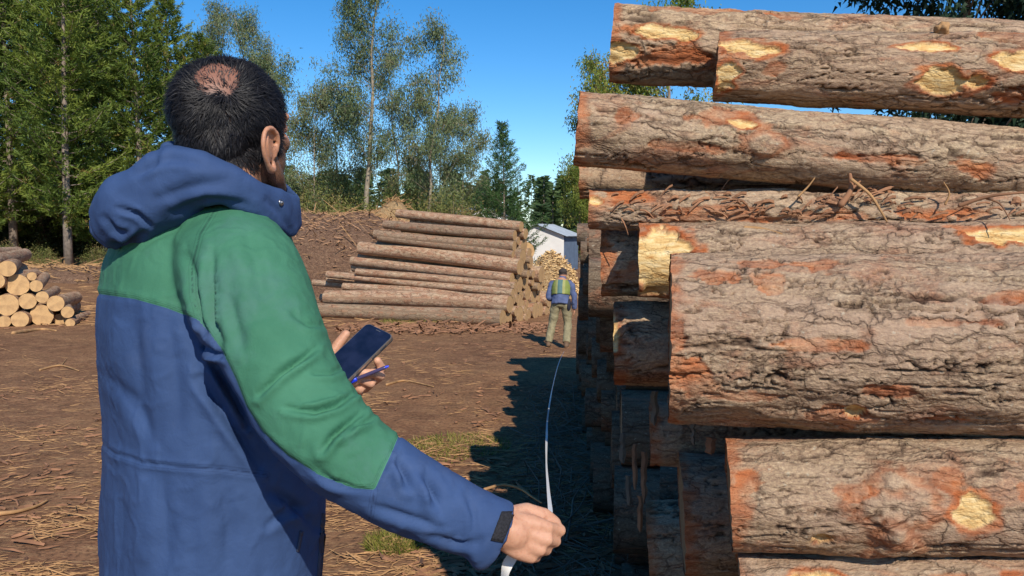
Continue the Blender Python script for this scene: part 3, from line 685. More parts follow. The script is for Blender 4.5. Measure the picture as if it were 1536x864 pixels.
for i, (px, d, sc, lb) in enumerate([(-20, 47, 1.1, 'dark thicket behind the sawn log pile'), (35, 49, 1.0, 'dark thicket between the first pine trunks'), (85, 48, 1.15, 'dark thicket just behind the bare pine trunk'), (135, 50, 1.05, 'dark thicket beside the bare pine trunk'), (185, 48, 1.1, 'dark thicket behind the hood'), (240, 49, 1.1, 'dark thicket behind the shoulder'), (60, 55, 1.4, 'farther dark thicket under the pines'), (150, 56, 1.4, 'farther dark thicket near the hood'), (0, 57, 1.5, 'farther dark thicket at the photo edge')]):
    plant('thicket', bD, px, d, sc, i * 1.3, lb, 'bush', 'dark thickets under the pines', ('stem', 'foliage'))
# young fir, right hand trees
fir = pine_tree(7.6, 2.5, 31, base=0.03, mat='fir', whorl=0.26, nl=9, shape=0.95, leaflen=0.17, leafw=0.04, gaps=0.05, trunk_r=0.08)
plant('fir_tree', fir, 757, 45, 1.12, 0.4, 'young pointed fir standing alone left of the white shed', 'tree', None)
dk = euc_tree(11.0, 2.6, 41, base=0.12, mat='pine', ncl=360, per=60, ll=0.2, lw=0.07, trunk_r=0.16, tm='trunk')
plant('leafy_tree', dk, 912, 57, 1.33, 0.2, 'leafy tree partly hidden behind the left ends of the stack', 'tree', 'leafy trees behind the big stack')
plant('leafy_tree', dk, 985, 58, 1.75, 2.2, 'leafy tree seen in the gap between the two upper logs', 'tree', 'leafy trees behind the big stack')
plant('leafy_tree', dk, 868, 56, 0.66, 4.0, 'small leafy tree beside the white shed', 'tree', 'leafy trees behind the big stack')
dt = euc_tree(15.0, 5.2, 43, base=0.10, mat='dark_leaf', ncl=620, per=70, ll=0.30, lw=0.12, trunk_r=0.35, tm='trunk')
plant('dark_tree', dt, 1440, 27, 1.0, 0.2, 'dark dense tree above the top logs at upper right', 'tree', 'dark trees over the stack')
plant('dark_tree', dt, 1660, 29, 1.05, 2.2, 'dark tree cut by the right photo edge above the logs', 'tree', 'dark trees over the stack')
# far forest: one mass
def far_forest():
    rs = np.random.RandomState(77); parts = []; tr = Acc()
    C = []; D = []; T = []
    for k in range(230):
        d = rs.uniform(105, 165); px = rs.uniform(-250, 1000); x = (px - 768) / F * d
        H = rs.uniform(6.5, 11.5) * d / 130; zb = gzs(x, d)
        tr.add(*tube_arr([(x, d, zb), (x, d, zb + H)], [0.2, 0.03], 4)); n = 340; tt = rs.uniform(0.1, 0.8)
        u = rs.rand(n) ** 0.75; a = rs.uniform(0, 6.28, n); rr = H * 0.2 * (1 - u) * (0.6 + 0.55 * rs.rand(n)) + 0.1
        C.append(np.stack([x + rr * np.cos(a) * 0.8, d + rr * np.sin(a) * 0.8, zb + H * (0.03 + 0.97 * u)], 1)); D.append(np.stack([np.cos(a), np.sin(a), rs.uniform(-.2, .5, n)], 1)); T.append(np.full(n, tt) + rs.uniform(-.15, .15, n))
    C = np.concatenate(C); n = len(C)
    pr = leaves(C, np.concatenate(D), rs.uniform(0.7, 1.3, n), 0.5, np.concatenate(T), rs)
    o = link('far_forest', leafmesh('far_forest', [pr], M['far'])); tag(o, 'low line of far conifers along the horizon', 'forest', None, 'stuff')
    o = link('far_trunks', tr.build('far_trunks', M['trunk'])); tag(o, 'trunks of the far conifers along the horizon', 'forest', None, 'stuff')
far_forest()

# ------------------------------------------------------------ bark heap behind the man, chip heap, debris bank
def mat_heap(name, c0, c1, c2):
    m = NT(name); tc = m.n('ShaderNodeTexCoord').outputs['Object']
    a = m.noise(m.mapping(tc, (1, 1, 2.2), rot=(0.3, 0.2, 0.5)), 5, 7, 0.75, 0.8); b = m.noise(tc, 26, 5, 0.7)
    c = m.ramp(a.outputs['Fac'], [(0.3, c0), (0.5, c1), (0.7, c2)]); c = m.mix(m.ramp(b.outputs['Fac'], [(0.38, (0.7, 0.7, 0.7)), (0.52, (0, 0, 0))]), c, tuple(x * 0.35 for x in c0))
    m.l(c, m.b.inputs['Base Color']); m.b.inputs['Roughness'].default_value = 0.95
    m.l(m.bump(m.math('ADD', a.outputs['Fac'], b.outputs['Fac']), 1.0, 0.12), m.b.inputs['Normal']); return m.m
M['heap'] = mat_heap('bark_heap', (0.14, 0.07, 0.04), (0.30, 0.165, 0.095), (0.45, 0.28, 0.16))
M['chips'] = mat_heap('wood_chips', (0.42, 0.24, 0.10), (0.62, 0.40, 0.19), (0.75, 0.54, 0.28))
M['stick'] = simple('dry_stick', (0.38, 0.215, 0.095), 0.9, nscale=7, namt=0.35)
M['stick_brown'] = simple('brown_bark_bits', (0.36, 0.20, 0.11), 0.95, nscale=7, namt=0.4)
M['chip'] = simple('fresh_chip', (0.66, 0.44, 0.2), 0.9, nscale=9, namt=0.3)
M['stick_dark'] = simple('bark_shred', (0.26, 0.13, 0.07), 0.95, nscale=7, namt=0.4)
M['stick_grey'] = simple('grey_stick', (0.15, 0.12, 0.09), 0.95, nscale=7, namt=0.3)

def heap(name, cx, cy, rx, ry, h, mat, seed, rough, label, n=90, prof=None, steep=1.6):
    u = np.linspace(-1, 1, n); X, Y = np.meshgrid(u, u); R = np.sqrt(X * X + Y * Y)
    x = cx + X * rx; y = cy + Y * ry
    p = np.stack([x.ravel() * 0.8, y.ravel() * 0.8, 0 * x.ravel()], 1)
    nz = fbm(p, 5, seed).reshape(R.shape); Hh = h * np.clip(1 - R ** steep, 0, 1) * (prof(X, Y) if prof is not None else 1)
    z = gz(x, y) - 0.06 + Hh * (1 + rough * nz) + nz * 0.12 * (R < 1)
    idx = np.arange(n * n).reshape(n, n); Fq = np.stack([idx[:-1, :-1], idx[:-1, 1:], idx[1:, 1:], idx[1:, :-1]], -1).reshape(-1, 4)
    o = link(name, mesh(name, np.stack([x.ravel(), y.ravel(), z.ravel()], 1), Fq, M[mat])); return o, (x, y, z)
hb, hg = heap('bark_heap', -7.4, 30.5, 6.4, 4.0, 2.9, 'heap', 5, 0.16, None, steep=4.5)
tag(hb, None, None, None, 'structure')
hc, hcg = heap('chip_heap', 1.45, 30.0, 1.25, 1.3, 1.45, 'chips', 8, 0.35, None, n=60, steep=2.0)
tag(hc, 'heap of bright yellow wood chips behind the distant worker', 'chip heap')
hr, hrg = heap('bark_ridge', -5.2, 33.5, 2.6, 1.6, 3.0, 'chips', 15, 0.25, None, n=50, steep=3.6)
tag(hr, 'crest of pale splintered wood topping the bark heap', 'wood heap')
hd, hdg = heap('debris_bank', -22.0, 36.0, 16, 2.2, 0.55, 'heap', 19, 0.9, None, n=110, steep=2.4)
tag(hd, None, None, None, 'structure')

# ------------------------------------------------------------ litter: sticks, straw, bark shreds lying about (nobody could count it)
def litter(name, mat, n, seed, region, lmin, lmax, wd, zoff=0.01, tilt=0.12, ang=None, zf=gz, label=None):
    rs = np.random.RandomState(seed); x, y = region(rs, n); L = rs.uniform(lmin, lmax, n) * rs.uniform(0.5, 1, n); W = wd * rs.uniform(0.5, 1.5, n)
    a = rs.uniform(0, math.pi, n) if ang is None else rs.normal(ang, 0.55, n)
    z = zf(x, y) + zoff; t = rs.normal(0, tilt, n)
    d = np.stack([np.cos(a) * np.cos(t), np.sin(a) * np.cos(t), np.sin(t)], 1); s = np.stack([-np.sin(a), np.cos(a), 0 * a], 1); up = np.cross(d, s)
    c = np.stack([x, y, z + np.abs(np.sin(t)) * L * 0.4], 1); bend = (rs.normal(0, 0.12, n) * L)[:, None]
    P3 = [c - d * L[:, None] / 2, c + s * bend, c + d * L[:, None] / 2]
    V = []
    for q, k in zip(P3, (0.7, 1.0, 0.35)):
        Wk = (W * k)[:, None]
        V += [q - s * Wk * .5, q + up * Wk * .45, q + s * Wk * .5]
    V = np.stack(V, 1).reshape(-1, 3); b = (np.arange(n) * 9)[:, None]
    fs = []
    for o in (0, 3):
        for k in range(3):
            k2 = (k + 1) % 3; fs.append(b + np.array([[o + k, o + k2, o + 3 + k2, o + 3 + k]]))
    Fq = np.concatenate(fs, 0)
    o = link(name, mesh(name, V, Fq, M[mat], smooth=False)); tag(o, label, None, None, 'stuff'); return o
def persp(y0, y1, pxa, pxb):
    def f(rs, n):
        py = rs.uniform(0, 1, n) ** 0.9; inv = 1 / y1 + (1 / y0 - 1 / y1) * py; y = 1 / inv
        return (rs.uniform(pxa, pxb, n) - 768) / F * y, y
    return f
def clumpy(base, freq, seed, thr):
    def f(rs, n):
        xs, ys = base(rs, n * 5); v = fbm(np.stack([xs * freq, ys * freq * 1.6, 0 * xs], 1), 3, seed); i = np.argsort(-(v + rs.uniform(-thr, thr, len(v))))[:n]; rs.shuffle(i); return xs[i], ys[i]
    return f
litter('straw', 'stick', 2600, 1, clumpy(persp(4.6, 30, -150, 960), 0.9, 3, 0.35), 0.06, 0.45, 0.010, ang=0.1, label='straw coloured splinters strewn over the dirt')
litter('fine_straw', 'stick', 3500, 6, clumpy(persp(4.6, 22, -150, 960), 1.4, 33, 0.3), 0.04, 0.16, 0.008, ang=0.15, label='fine dry needles strewn over the dirt')
litter('bark_shreds', 'stick_dark', 1300, 2, clumpy(persp(4.6, 34, -150, 960), 0.7, 13, 0.6), 0.05, 0.28, 0.03, label='dark bark shreds lying over the dirt')
litter('far_splinters', 'stick', 900, 3, persp(20, 40, -100, 700), 0.2, 1.1, 0.035, ang=0.0, label='pale splinters across the far side of the yard')
def onheap(g, cx, cy, rx, ry):
    xs, ys, zs = g
    def reg(rs, n): a = rs.uniform(0, 6.28, n); r = np.sqrt(rs.rand(n)) * 0.95; return cx + np.cos(a) * r * rx, cy + np.sin(a) * r * ry
    def zf(x, y):
        i = np.clip(((x - cx) / rx + 1) / 2 * (xs.shape[1] - 1), 0, xs.shape[1] - 1).astype(int); j = np.clip(((y - cy) / ry + 1) / 2 * (xs.shape[0] - 1), 0, xs.shape[0] - 1).astype(int)
        return zs[j, i]
    return reg, zf
rg, zf = onheap(hg, -7.4, 30.5, 6.4, 4.0)
litter('heap_sticks', 'stick', 420, 4, rg, 0.3, 1.5, 0.035, 0.06, 0.35, zf=zf, label='pale sticks poking from the bark heap')
litter('heap_bark', 'stick_brown', 2600, 5, rg, 0.1, 0.5, 0.05, 0.02, 0.25, zf=zf, label='bark pieces covering the bark heap')
rg, zf = onheap(hdg, -22, 36, 16, 2.2)
litter('bank_sticks', 'stick', 1500, 14, rg, 0.3, 1.4, 0.05, 0.05, 0.2, ang=0.0, zf=zf, label='broken branches along the bank under the pines')
rg, zf = onheap(hrg, -5.2, 33.5, 2.6, 1.6)
litter('ridge_sticks', 'stick', 500, 15, rg, 0.2, 0.9, 0.05, 0.05, 0.4, zf=zf, label='pale splinters on the crest of the bark heap')
rg, zf = onheap(hcg, 1.45, 30.0, 1.25, 1.3)
litter('chip_litter', 'chip', 900, 24, rg, 0.06, 0.3, 0.06, 0.03, 0.4, zf=zf, label='loose wood chips covering the yellow chip heap')
litter('pile_bark', 'stick_dark', 500, 25, persp(18.5, 20.5, 500, 830), 0.1, 0.5, 0.06, 0.02, 0.2, label='bark pieces fallen in front of the pile across the yard')
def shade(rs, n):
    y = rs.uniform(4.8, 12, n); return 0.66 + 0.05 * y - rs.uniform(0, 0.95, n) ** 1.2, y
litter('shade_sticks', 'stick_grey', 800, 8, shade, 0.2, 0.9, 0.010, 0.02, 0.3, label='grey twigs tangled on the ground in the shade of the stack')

# ------------------------------------------------------------ sheds
def shed(cx, d, wd, dp, wall_h, roof_h, rz, label, wall='shed_white', roof='shed_roof'):
    o = empty('shed', (cx, d, gzs(cx, d)), rz); hw = wd / 2; hd_ = dp / 2
    V = [(-hw, -hd_, 0), (hw, -hd_, 0), (hw, hd_, 0), (-hw, hd_, 0), (-hw, -hd_, wall_h), (hw, -hd_, wall_h), (hw, hd_, wall_h), (-hw, hd_, wall_h), (0, -hd_, wall_h + roof_h), (0, hd_, wall_h + roof_h)]
    link('wall', mesh('wall', V, [[0, 1, 5, 8, 4], [2, 3, 7, 9, 6], [3, 0, 4, 7]], M[wall], smooth=False), o)
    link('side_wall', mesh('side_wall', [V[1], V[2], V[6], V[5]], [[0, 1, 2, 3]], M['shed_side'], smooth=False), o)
    a = Acc()
    for s in (-1, 1):
        n = 26
        for k in range(n):    # corrugated sheet strips
            y0 = -hd_ - 0.25 + (dp + 0.5) * k / n; y1 = y0 + (dp + 0.5) / n; ym = (y0 + y1) / 2; e = hw + 0.3
            zr = wall_h + roof_h + 0.06; ze = zr - (roof_h / hw) * e
            a.add([(0, y0, zr), (s * e, y0, ze), (s * e, ym, ze + 0.05), (0, ym, zr + 0.05), (s * e, y1, ze), (0, y1, zr)], [[0, 1, 2, 3], [3, 2, 4, 5]])
    link('roof', a.build('roof', M[roof], False), o)
    0 and link('door', mesh('door', [(-0.5, -hd_ - 0.03, 0), (0.5, -hd_ - 0.03, 0), (0.5, -hd_ - 0.03, 2.1), (-0.5, -hd_ - 0.03, 2.1), (-0.5, -hd_, 0), (0.5, -hd_, 0), (0.5, -hd_, 2.1), (-0.5, -hd_, 2.1)], [[0, 1, 2, 3], [1, 5, 6, 2], [3, 2, 6, 7], [4, 0, 3, 7]], M['shed_door'], smooth=False), o)
    tag(o, label, 'shed', None); return o
M['shed_white'] = simple('whitewashed_wall', (0.80, 0.79, 0.76), 0.8, nscale=1.5, namt=0.08)
M['shed_roof'] = simple('zinc_roof', (0.42, 0.47, 0.52), 0.45, metal=0.3, nscale=2, namt=0.15)
M['shed_side'] = simple('blue_grey_side_wall', (0.10, 0.14, 0.21), 0.8, nscale=2, namt=0.2)  # side wall in a darker blue grey than the front
M['shed_door'] = simple('shed_door', (0.45, 0.47, 0.48), 0.7)
shed(P(818, 400, 52).x, 52, 3.5, 3.0, 2.2, 0.65, -0.38, 'white shed with a zinc roof behind the pile of logs')
shed(P(712, 400, 62).x, 62, 5.0, 6.0, 2.5, 1.1, 0.3, 'second shed roof just showing above the crest of the log pile')
# ------------------------------------------------------------ the man
def remeshed(V, Fc, voxel, smooth=6, fac=0.5):
    me = bpy.data.meshes.new('tmp'); me.from_pydata([tuple(v) for v in V], [], [list(f) for f in Fc]); me.update()
    o = bpy.data.objects.new('tmp', me); COL.objects.link(o)
    r = o.modifiers.new('r', 'REMESH'); r.mode = 'VOXEL'; r.voxel_size = voxel; r.adaptivity = 0.0
    if smooth: s = o.modifiers.new('s', 'SMOOTH'); s.factor = fac; s.iterations = smooth
    dg = bpy.context.evaluated_depsgraph_get(); dg.update(); m2 = bpy.data.meshes.new_from_object(o.evaluated_get(dg))
    n = len(m2.vertices); co = np.empty(n * 3, np.float32); m2.vertices.foreach_get('co', co); nm = np.empty(n * 3, np.float32); m2.vertex_normals.foreach_get('vector', nm)
    k = len(m2.polygons); li = np.empty(len(m2.loops), np.int32); m2.loops.foreach_get('vertex_index', li)
    quads = li.reshape(-1, 4) if len(li) == 4 * k else [list(p.vertices) for p in m2.polygons]
    bpy.data.objects.remove(o); bpy.data.meshes.remove(me); bpy.data.meshes.remove(m2)
    return co.reshape(-1, 3).astype(np.float64), quads, nm.reshape(-1, 3).astype(np.float64)
class Blob:
    def __init__(s): s.v = []; s.f = []
    def add(s, V, Fc):
        n = len(s.v); s.v += [tuple(v) for v in V]; s.f += [[i + n for i in f] for f in Fc]
    def ell(s, c, r, R=None, n=14):
        V = []; Fc = []
        for i in range(1, n):
            for j in range(2 * n):
                a = math.pi * i / n; b = math.pi * j / n; p = Vector((r[0] * math.sin(a) * math.cos(b), r[1] * math.sin(a) * math.sin(b), r[2] * math.cos(a)))
                V.append(Vector(c) + (R @ p if R is not None else p))
        m = 2 * n
        for i in range(n - 2):
            for j in range(m): Fc.append([i * m + j, (i + 1) * m + j, (i + 1) * m + (j + 1) % m, i * m + (j + 1) % m])
        for cz, row, fl in ((r[2], 0, False), (-r[2], n - 2, True)):
            p = Vector((0, 0, cz)); V.append(Vector(c) + (R @ p if R is not None else p)); k = len(V) - 1
            for j in range(m):
                f = [k, row * m + j, row * m + (j + 1) % m]; Fc.append(f[::-1] if fl else f)
        s.add(V, Fc)
    def tube(s, pts, rad, n=16, sub=6, caps=True):
        """smooth tapered tube with rounded ends"""
        pts = [Vector(p) for p in pts]; Q = []; Rr = []
        for i in range(len(pts) - 1):
            p0 = pts[max(i - 1, 0)]; p1 = pts[i]; p2 = pts[i + 1]; p3 = pts[min(i + 2, len(pts) - 1)]
            for k in range(sub):
                t = k / sub
                Q.append(0.5 * ((2 * p1) + (p2 - p0) * t + (2 * p0 - 5 * p1 + 4 * p2 - p3) * t * t + (3 * p1 - p0 - 3 * p2 + p3) * t ** 3)); Rr.append(rad[i] * (1 - t) + rad[i + 1] * t)
        Q.append(pts[-1]); Rr.append(rad[-1])
        if caps:
            d0 = (Q[0] - Q[1]).normalized(); d1 = (Q[-1] - Q[-2]).normalized(); A = [(0.97, .25), (0.8, .6), (0.45, .89)]
            Q = [Q[0] + d0 * Rr[0] * h for c_, h in A[::-1]] + Q + [Q[-1] + d1 * Rr[-1] * h for c_, h in A]; r0, r1 = Rr[0], Rr[-1]
            Rr = [r0 * c_ for c_, h in A[::-1]] + Rr + [r1 * c_ for c_, h in A]
        V, Fc = tube_arr(Q, Rr, n); s.add(V, Fc)
    def loft(s, rings):
        n = len(rings[0]); V = [p for r in rings for p in r]; Fc = []
        for i in range(len(rings) - 1):
            for k in range(n): Fc.append([i * n + k, i * n + (k + 1) % n, (i + 1) * n + (k + 1) % n, (i + 1) * n + k])
        for row, fl in ((0, True), (len(rings) - 1, False)):
            c = sum((Vector(p) for p in rings[row]), Vector()) / n; V.append(c); k0 = len(V) - 1
            for k in range(n):
                f = [row * n + k, row * n + (k + 1) % n, k0]; Fc.append(f[::-1] if fl else f)
        s.add(V, Fc)

PHI = math.radians(57); TF = Vector((math.sin(PHI), math.cos(PHI), 0)); TR = Vector((math.cos(PHI), -math.sin(PHI), 0)); UP = Vector((0, 0, 1))
TC = P(300, 370, 1.47)
MAN = Vector((TC.x, TC.y, gzs(TC.x, TC.y)))

def to_px(V):
    c, s = math.cos(PITCH), math.sin(PITCH); X, Y, Z = V[:, 0], V[:, 1], V[:, 2] - CAMZ
    f = Y * c - Z * s; u = Y * s + Z * c
    return np.stack([768 + F * X / f, 432 - F * u / f], 1)
def seg_dist(p, a, b):
    a = np.array(a, float); b = np.array(b, float); ab = b - a; t = np.clip(((p - a) @ ab) / (ab @ ab + 1e-9), 0, 1)
    return np.linalg.norm(p - (a + t[:, None] * ab), axis=1), t
def poly_dist(p, pts):
    d = np.full(len(p), 1e9); tt = np.zeros(len(p))
    for i in range(len(pts) - 1):
        q, t = seg_dist(p, pts[i], pts[i + 1]); m = q < d; d[m] = q[m]; tt[m] = (i + t[m]) / (len(pts) - 1)
    return d, tt
def inside(p, poly):
    x, y = p[:, 0], p[:, 1]; r = np.zeros(len(p), bool); n = len(poly)
    for i in range(n):
        x0, y0 = poly[i]; x1, y1 = poly[(i + 1) % n]
        c = ((y0 > y) != (y1 > y)) & (x < (x1 - x0) * (y - y0) / (y1 - y0 + 1e-12) + x0); r ^= c
    return r

# ---- jacket
def torso_ring(py, L, R, d=1.47, ratio=0.72, n=40, e=2.25):
    c = P((L + R) / 2, py, d); hw = (R - L) / 2 / F * d
    a = hw / math.sqrt(math.cos(PHI) ** 2 + (ratio * math.sin(PHI)) ** 2); b = a * ratio; out = []
    for k in range(n):
        t = 2 * math.pi * k / n; ct, st = math.cos(t), math.sin(t)
        x = a * math.copysign(abs(ct) ** (2 / e), ct); y = b * math.copysign(abs(st) ** (2 / e), st)
        out.append(c + TR * x + TF * y)
    return out
jb = Blob()
jb.loft([torso_ring(*q) for q in [(1075, 140, 492), (1000, 142, 490), (860, 144, 490), (760, 149, 494), (700, 151, 496), (640, 152, 497), (570, 149, 496), (520, 145, 492), (480, 143, 486), (440, 146, 470), (400, 153, 455), (360, 168, 440), (330, 192, 428), (302, 228, 424), (275, 275, 420), (250, 315, 412)]])
armR = [(338, 378, 1.37), (368, 425, 1.27), (404, 513, 1.20), (450, 600, 1.15), (511, 673, 1.12), (598, 732, 1.115), (684, 772, 1.125), (750, 801, 1.135)]
radR = [0.098, 0.098, 0.087, 0.074, 0.066, 0.057, 0.049, 0.0465]
AR = [P(*q) for q in armR]
jb.tube(AR, radR, n=26, sub=8, caps=False)
LS = TC - TR * 0.16 + UP * -0.02; LE = P(395, 610, 1.78); LW = P(486, 588, 1.67)
jb.tube([LS, (LS + LE) / 2 + Vector((-0.02, 0.03, 0.02)), LE, (LE + LW) / 2, LW], [0.095, 0.085, 0.075, 0.062, 0.05], n=22, caps=False)
JV, JF, JN = remeshed(jb.v, jb.f, 0.0042, smooth=9)
px = to_px(JV)
# hollow sleeve opening
ad = (AR[-1] - AR[-2]).normalized(); rel = JV - np.array(AR[-1]); ax = rel @ np.array(ad); rad_ = np.linalg.norm(rel - ax[:, None] * np.array(ad), axis=1)
m = (ax > -0.006) & (ax < 0.03) & (rad_ < 0.041); JV[m] -= np.array(ad) * 0.03
# cuff corner hanging a little at the bottom
cdist = np.linalg.norm(px - np.array([722, 836]), axis=1); wgt = np.exp(-(cdist / 17) ** 2) * (JV[:, 1] < 1.3); JV += wgt[:, None] * np.array([-0.004, 0.0, -0.016])
front = (JN[:, 1] < 0.25)
def crease(pts, width, amp, side=None):
    """a fold: groove (amp < 0) or ridge along a line of the cloth's camera-side face; a groove gets a soft ridge beside it"""
    global JV
    pp = np.array(pts, float); d, t = poly_dist(px, pts); fall = np.sin(np.pi * np.clip(t * 0.86 + 0.07, 0, 1)) ** 0.7
    ok = front & (d < width * 5)
    g = np.exp(-(d / width) ** 2) * fall * ok
    # signed side for the soft ridge
    a = np.array(pts[0], float); b = np.array(pts[-1], float); n = np.array([-(b - a)[1], (b - a)[0]]); n /= np.linalg.norm(n)
    sgn = np.sign((px - a) @ n); rdg = np.exp(-((d - width * 2.0) / (width * 1.3)) ** 2) * fall * ok * (sgn > 0 if side != -1 else sgn < 0)
    JV += JN * (g * amp + rdg * (-amp) * 0.75)[:, None]
for c in [([(388, 592), (420, 560), (450, 540), (472, 524)], 5, -0.013), ([(430, 612), (470, 618), (505, 608), (534, 588)], 4.5, -0.010), ([(484, 676), (498, 655), (515, 640), (540, 622)], 5.0, -0.017),
          ([(515, 655), (530, 640), (556, 630)], 4, -0.010), ([(560, 735), (575, 700), (594, 668)], 4, -0.004), ([(596, 690), (606, 708), (612, 730)], 6, -0.012), ([(640, 716), (650, 735), (652, 755)], 6, -0.009), ([(440, 470), (462, 486), (484, 488)], 5, -0.006), ([(470, 560), (495, 560), (514, 552)], 4, -0.007), ([(636, 712), (652, 740), (660, 765)], 8, -0.006),
          ([(300, 566), (330, 610), (360, 655), (390, 700)], 7, -0.012), ([(283, 385), (292, 420), (298, 455), (300, 480)], 6, -0.009), ([(318, 380), (316, 430), (320, 480), (334, 520)], 6, -0.010), ([(296, 440), (304, 478), (312, 500)], 4, -0.012),
          ([(306, 520), (322, 530), (334, 534)], 3.5, -0.013), ([(345, 440), (352, 480), (362, 520)], 8, -0.006), ([(318, 545), (332, 566), (352, 600), (372, 640)], 4.5, -0.016),
          ([(152, 664), (175, 681), (215, 694), (270, 700), (330, 703), (392, 712)], 3, -0.0028), ([(405, 735), (440, 755), (472, 790)], 7, -0.010), ([(400, 790), (425, 765), (462, 760)], 6, -0.006),
          ([(198, 470), (206, 540), (212, 620)], 12, -0.005), ([(250, 480), (262, 560), (268, 640)], 13, -0.005), ([(180, 705), (186, 780), (182, 850)], 12, -0.005), ([(240, 712), (252, 790), (248, 860)], 14, -0.006), ([(330, 712), (345, 790), (340, 860)], 14, -0.007),
          ([(210, 372), (250, 345), (290, 335)], 9, -0.004), ([(370, 335), (385, 400), (400, 470)], 12, -0.005), ([(640, 800), (690, 815), (720, 812)], 5, -0.006), ([(560, 760), (610, 775), (660, 790)], 6, -0.006), ([(470, 700), (500, 722), (530, 732)], 5, -0.006),
          ([(700, 742), (712, 770), (712, 800)], 5, -0.004), ([(160, 560), (200, 600), (230, 660)], 9, -0.005)]:
    crease(*c)
JV += JN * (fbm(JV * 7, 3, 3) * 0.004 + fbm(JV * np.array([24, 24, 10]), 3, 8) * 0.0018 + (1 - np.abs(fbm(JV * 16, 3, 21)) * 4).clip(0, 1) ** 2 * 0.0018)[:, None]
px = to_px(JV)
# cloth panels: green yoke and upper sleeves, navy elsewhere
green = [(100, 100), (600, 100), (600, 500), (625, 600), (604, 640), (590, 674), (562, 735), (530, 733), (480, 714), (430, 684), (392, 648), (368, 610), (352, 568), (330, 522), (312, 498), (296, 480), (250, 462), (200, 448), (150, 441), (60, 430)]
inn = inside(px, green); d, _ = poly_dist(px, green[4:])
sg = np.where(inn, d, -d) / F * 1.25 * 1000          # millimetres from the seam
# chest front and left arm: navy under the yoke line; the arm keeps its own panels
onarm = np.zeros(len(JV), bool); dist_arm = np.full(len(JV), 9.0)
for i in range(len(AR) - 1):
    a, b = np.array(AR[i]), np.array(AR[i + 1]); ab = b - a; t = np.clip(((JV - a) @ ab) / (ab @ ab), 0, 1); q = np.linalg.norm(JV - (a + t[:, None] * ab), axis=1) - (radR[i] * (1 - t) + radR[i + 1] * t)
    dist_arm = np.minimum(dist_arm, q)
onarm = dist_arm < 0.014
yz = P(250, 462, 1.3).z; ys = (JV[:, 2] - yz) * 1000
sg = np.where(onarm, sg, np.where(front & (px[:, 0] < 340), sg, ys))
stitch2, _ = poly_dist(px, [(562, 735), (556, 770), (548, 800)])
waist, _ = poly_dist(px, [(140, 656), (152, 664), (175, 681), (215, 694), (270, 700), (330, 703), (400, 712)])
armh, _ = poly_dist(px, [(322, 316), (300, 352), (288, 400), (289, 445), (300, 482)]); seam2 = np.minimum(np.minimum(np.where(onarm, stitch2, 99), np.where(onarm, 99, waist)), np.where(front, armh, 99))

JV -= JN * (0.0022 * np.exp(-(sg / 3.5) ** 2) - 0.0012 * np.exp(-((sg - 7) / 4) ** 2))[:, None]
def mat_jacket():
    m = NT('jacket_cloth'); s = m.attr('seam'); s2 = m.attr('seam2'); tc = m.n('ShaderNodeTexCoord').outputs['Object']
    nz = m.noise(tc, 9, 4, 0.6); fine = m.noise(tc, 420, 2, 0.6)
    gc = m.ramp(nz.outputs['Fac'], [(0.3, (0.040, 0.150, 0.086)), (0.7, (0.056, 0.190, 0.112))])
    nc = m.ramp(nz.outputs['Fac'], [(0.3, (0.031, 0.062, 0.152)), (0.7, (0.042, 0.082, 0.193))])
    msk = m.math('MULTIPLY', m.math('ADD', s, 0.4), 1.3, True)
    c = m.mix(msk, nc, gc)
    st = m.ramp(m.math('DIVIDE', s, 20.0, True), [(0.02, (1, 1, 1)), (0.09, (0, 0, 0)), (0.17, (0, 0, 0)), (0.20, (0.55, 0.55, 0.55)), (0.235, (0, 0, 0)), (0.30, (0, 0, 0)), (0.335, (0.5, 0.5, 0.5)), (0.37, (0, 0, 0))])
    ds = m.n('ShaderNodeTexWave', i_Scale=90.0); m.l(tc, ds.inputs['Vector'])
    stitch_tone = m.math('MULTIPLY', st, m.math('GREATER_THAN', s, 0.0))
    c = m.mix(m.math('MULTIPLY', stitch_tone, 0.45), c, (0.10, 0.34, 0.21))  # paler green thread along the seam and top-stitch lines
    c = m.mix(m.ramp(m.math('DIVIDE', s2, 8.0, True), [(0.12, (0.8, 0.8, 0.8)), (0.26, (0, 0, 0)), (0.5, (0, 0, 0)), (0.62, (0.4, 0.4, 0.4)), (0.74, (0, 0, 0))]), c, (0.5, 0.5, 0.55), 'MULTIPLY')
    # dust smudges low on the back
    c = m.mix(m.ramp(m.noise(tc, 3.2, 6, 0.72).outputs['Fac'], [(0.56, (0, 0, 0)), (0.75, (0.22, 0.22, 0.22))]), c, (0.16, 0.20, 0.30))
    m.l(c, m.b.inputs['Base Color']); m.b.inputs['Roughness'].default_value = 0.78; m.b.inputs['Specular IOR Level'].default_value = 0.22
    hh = m.math('ADD', m.math('MULTIPLY', st, -0.5), m.math('MULTIPLY', fine.outputs['Fac'], 0.12))
    wr = m.noise(tc, 26, 4, 0.55, 0.6); b1 = m.bump(wr.outputs['Fac'], 0.22, 0.012); m.l(m.bump(hh, 0.5, 0.003, b1), m.b.inputs['Normal'])
    return m.m
M['jacket'] = mat_jacket()
person = empty('person', MAN)
tag(person, 'bearded man seen from behind in a green and navy hooded jacket holding a phone', 'person')
jk = world_child('jacket', mesh('jacket', JV, JF, M['jacket'], attrs={'seam': sg, 'seam2': seam2}), person)
def sub_world(name, me, parent):
    o = link(name, me, parent); return o      # jacket object sits at world origin relative to person, so sub-parts need no offset
from mathutils.bvhtree import BVHTree
JB = BVHTree.FromPolygons([tuple(v) for v in JV], [tuple(f) for f in (JF.tolist() if isinstance(JF, np.ndarray) else JF)])
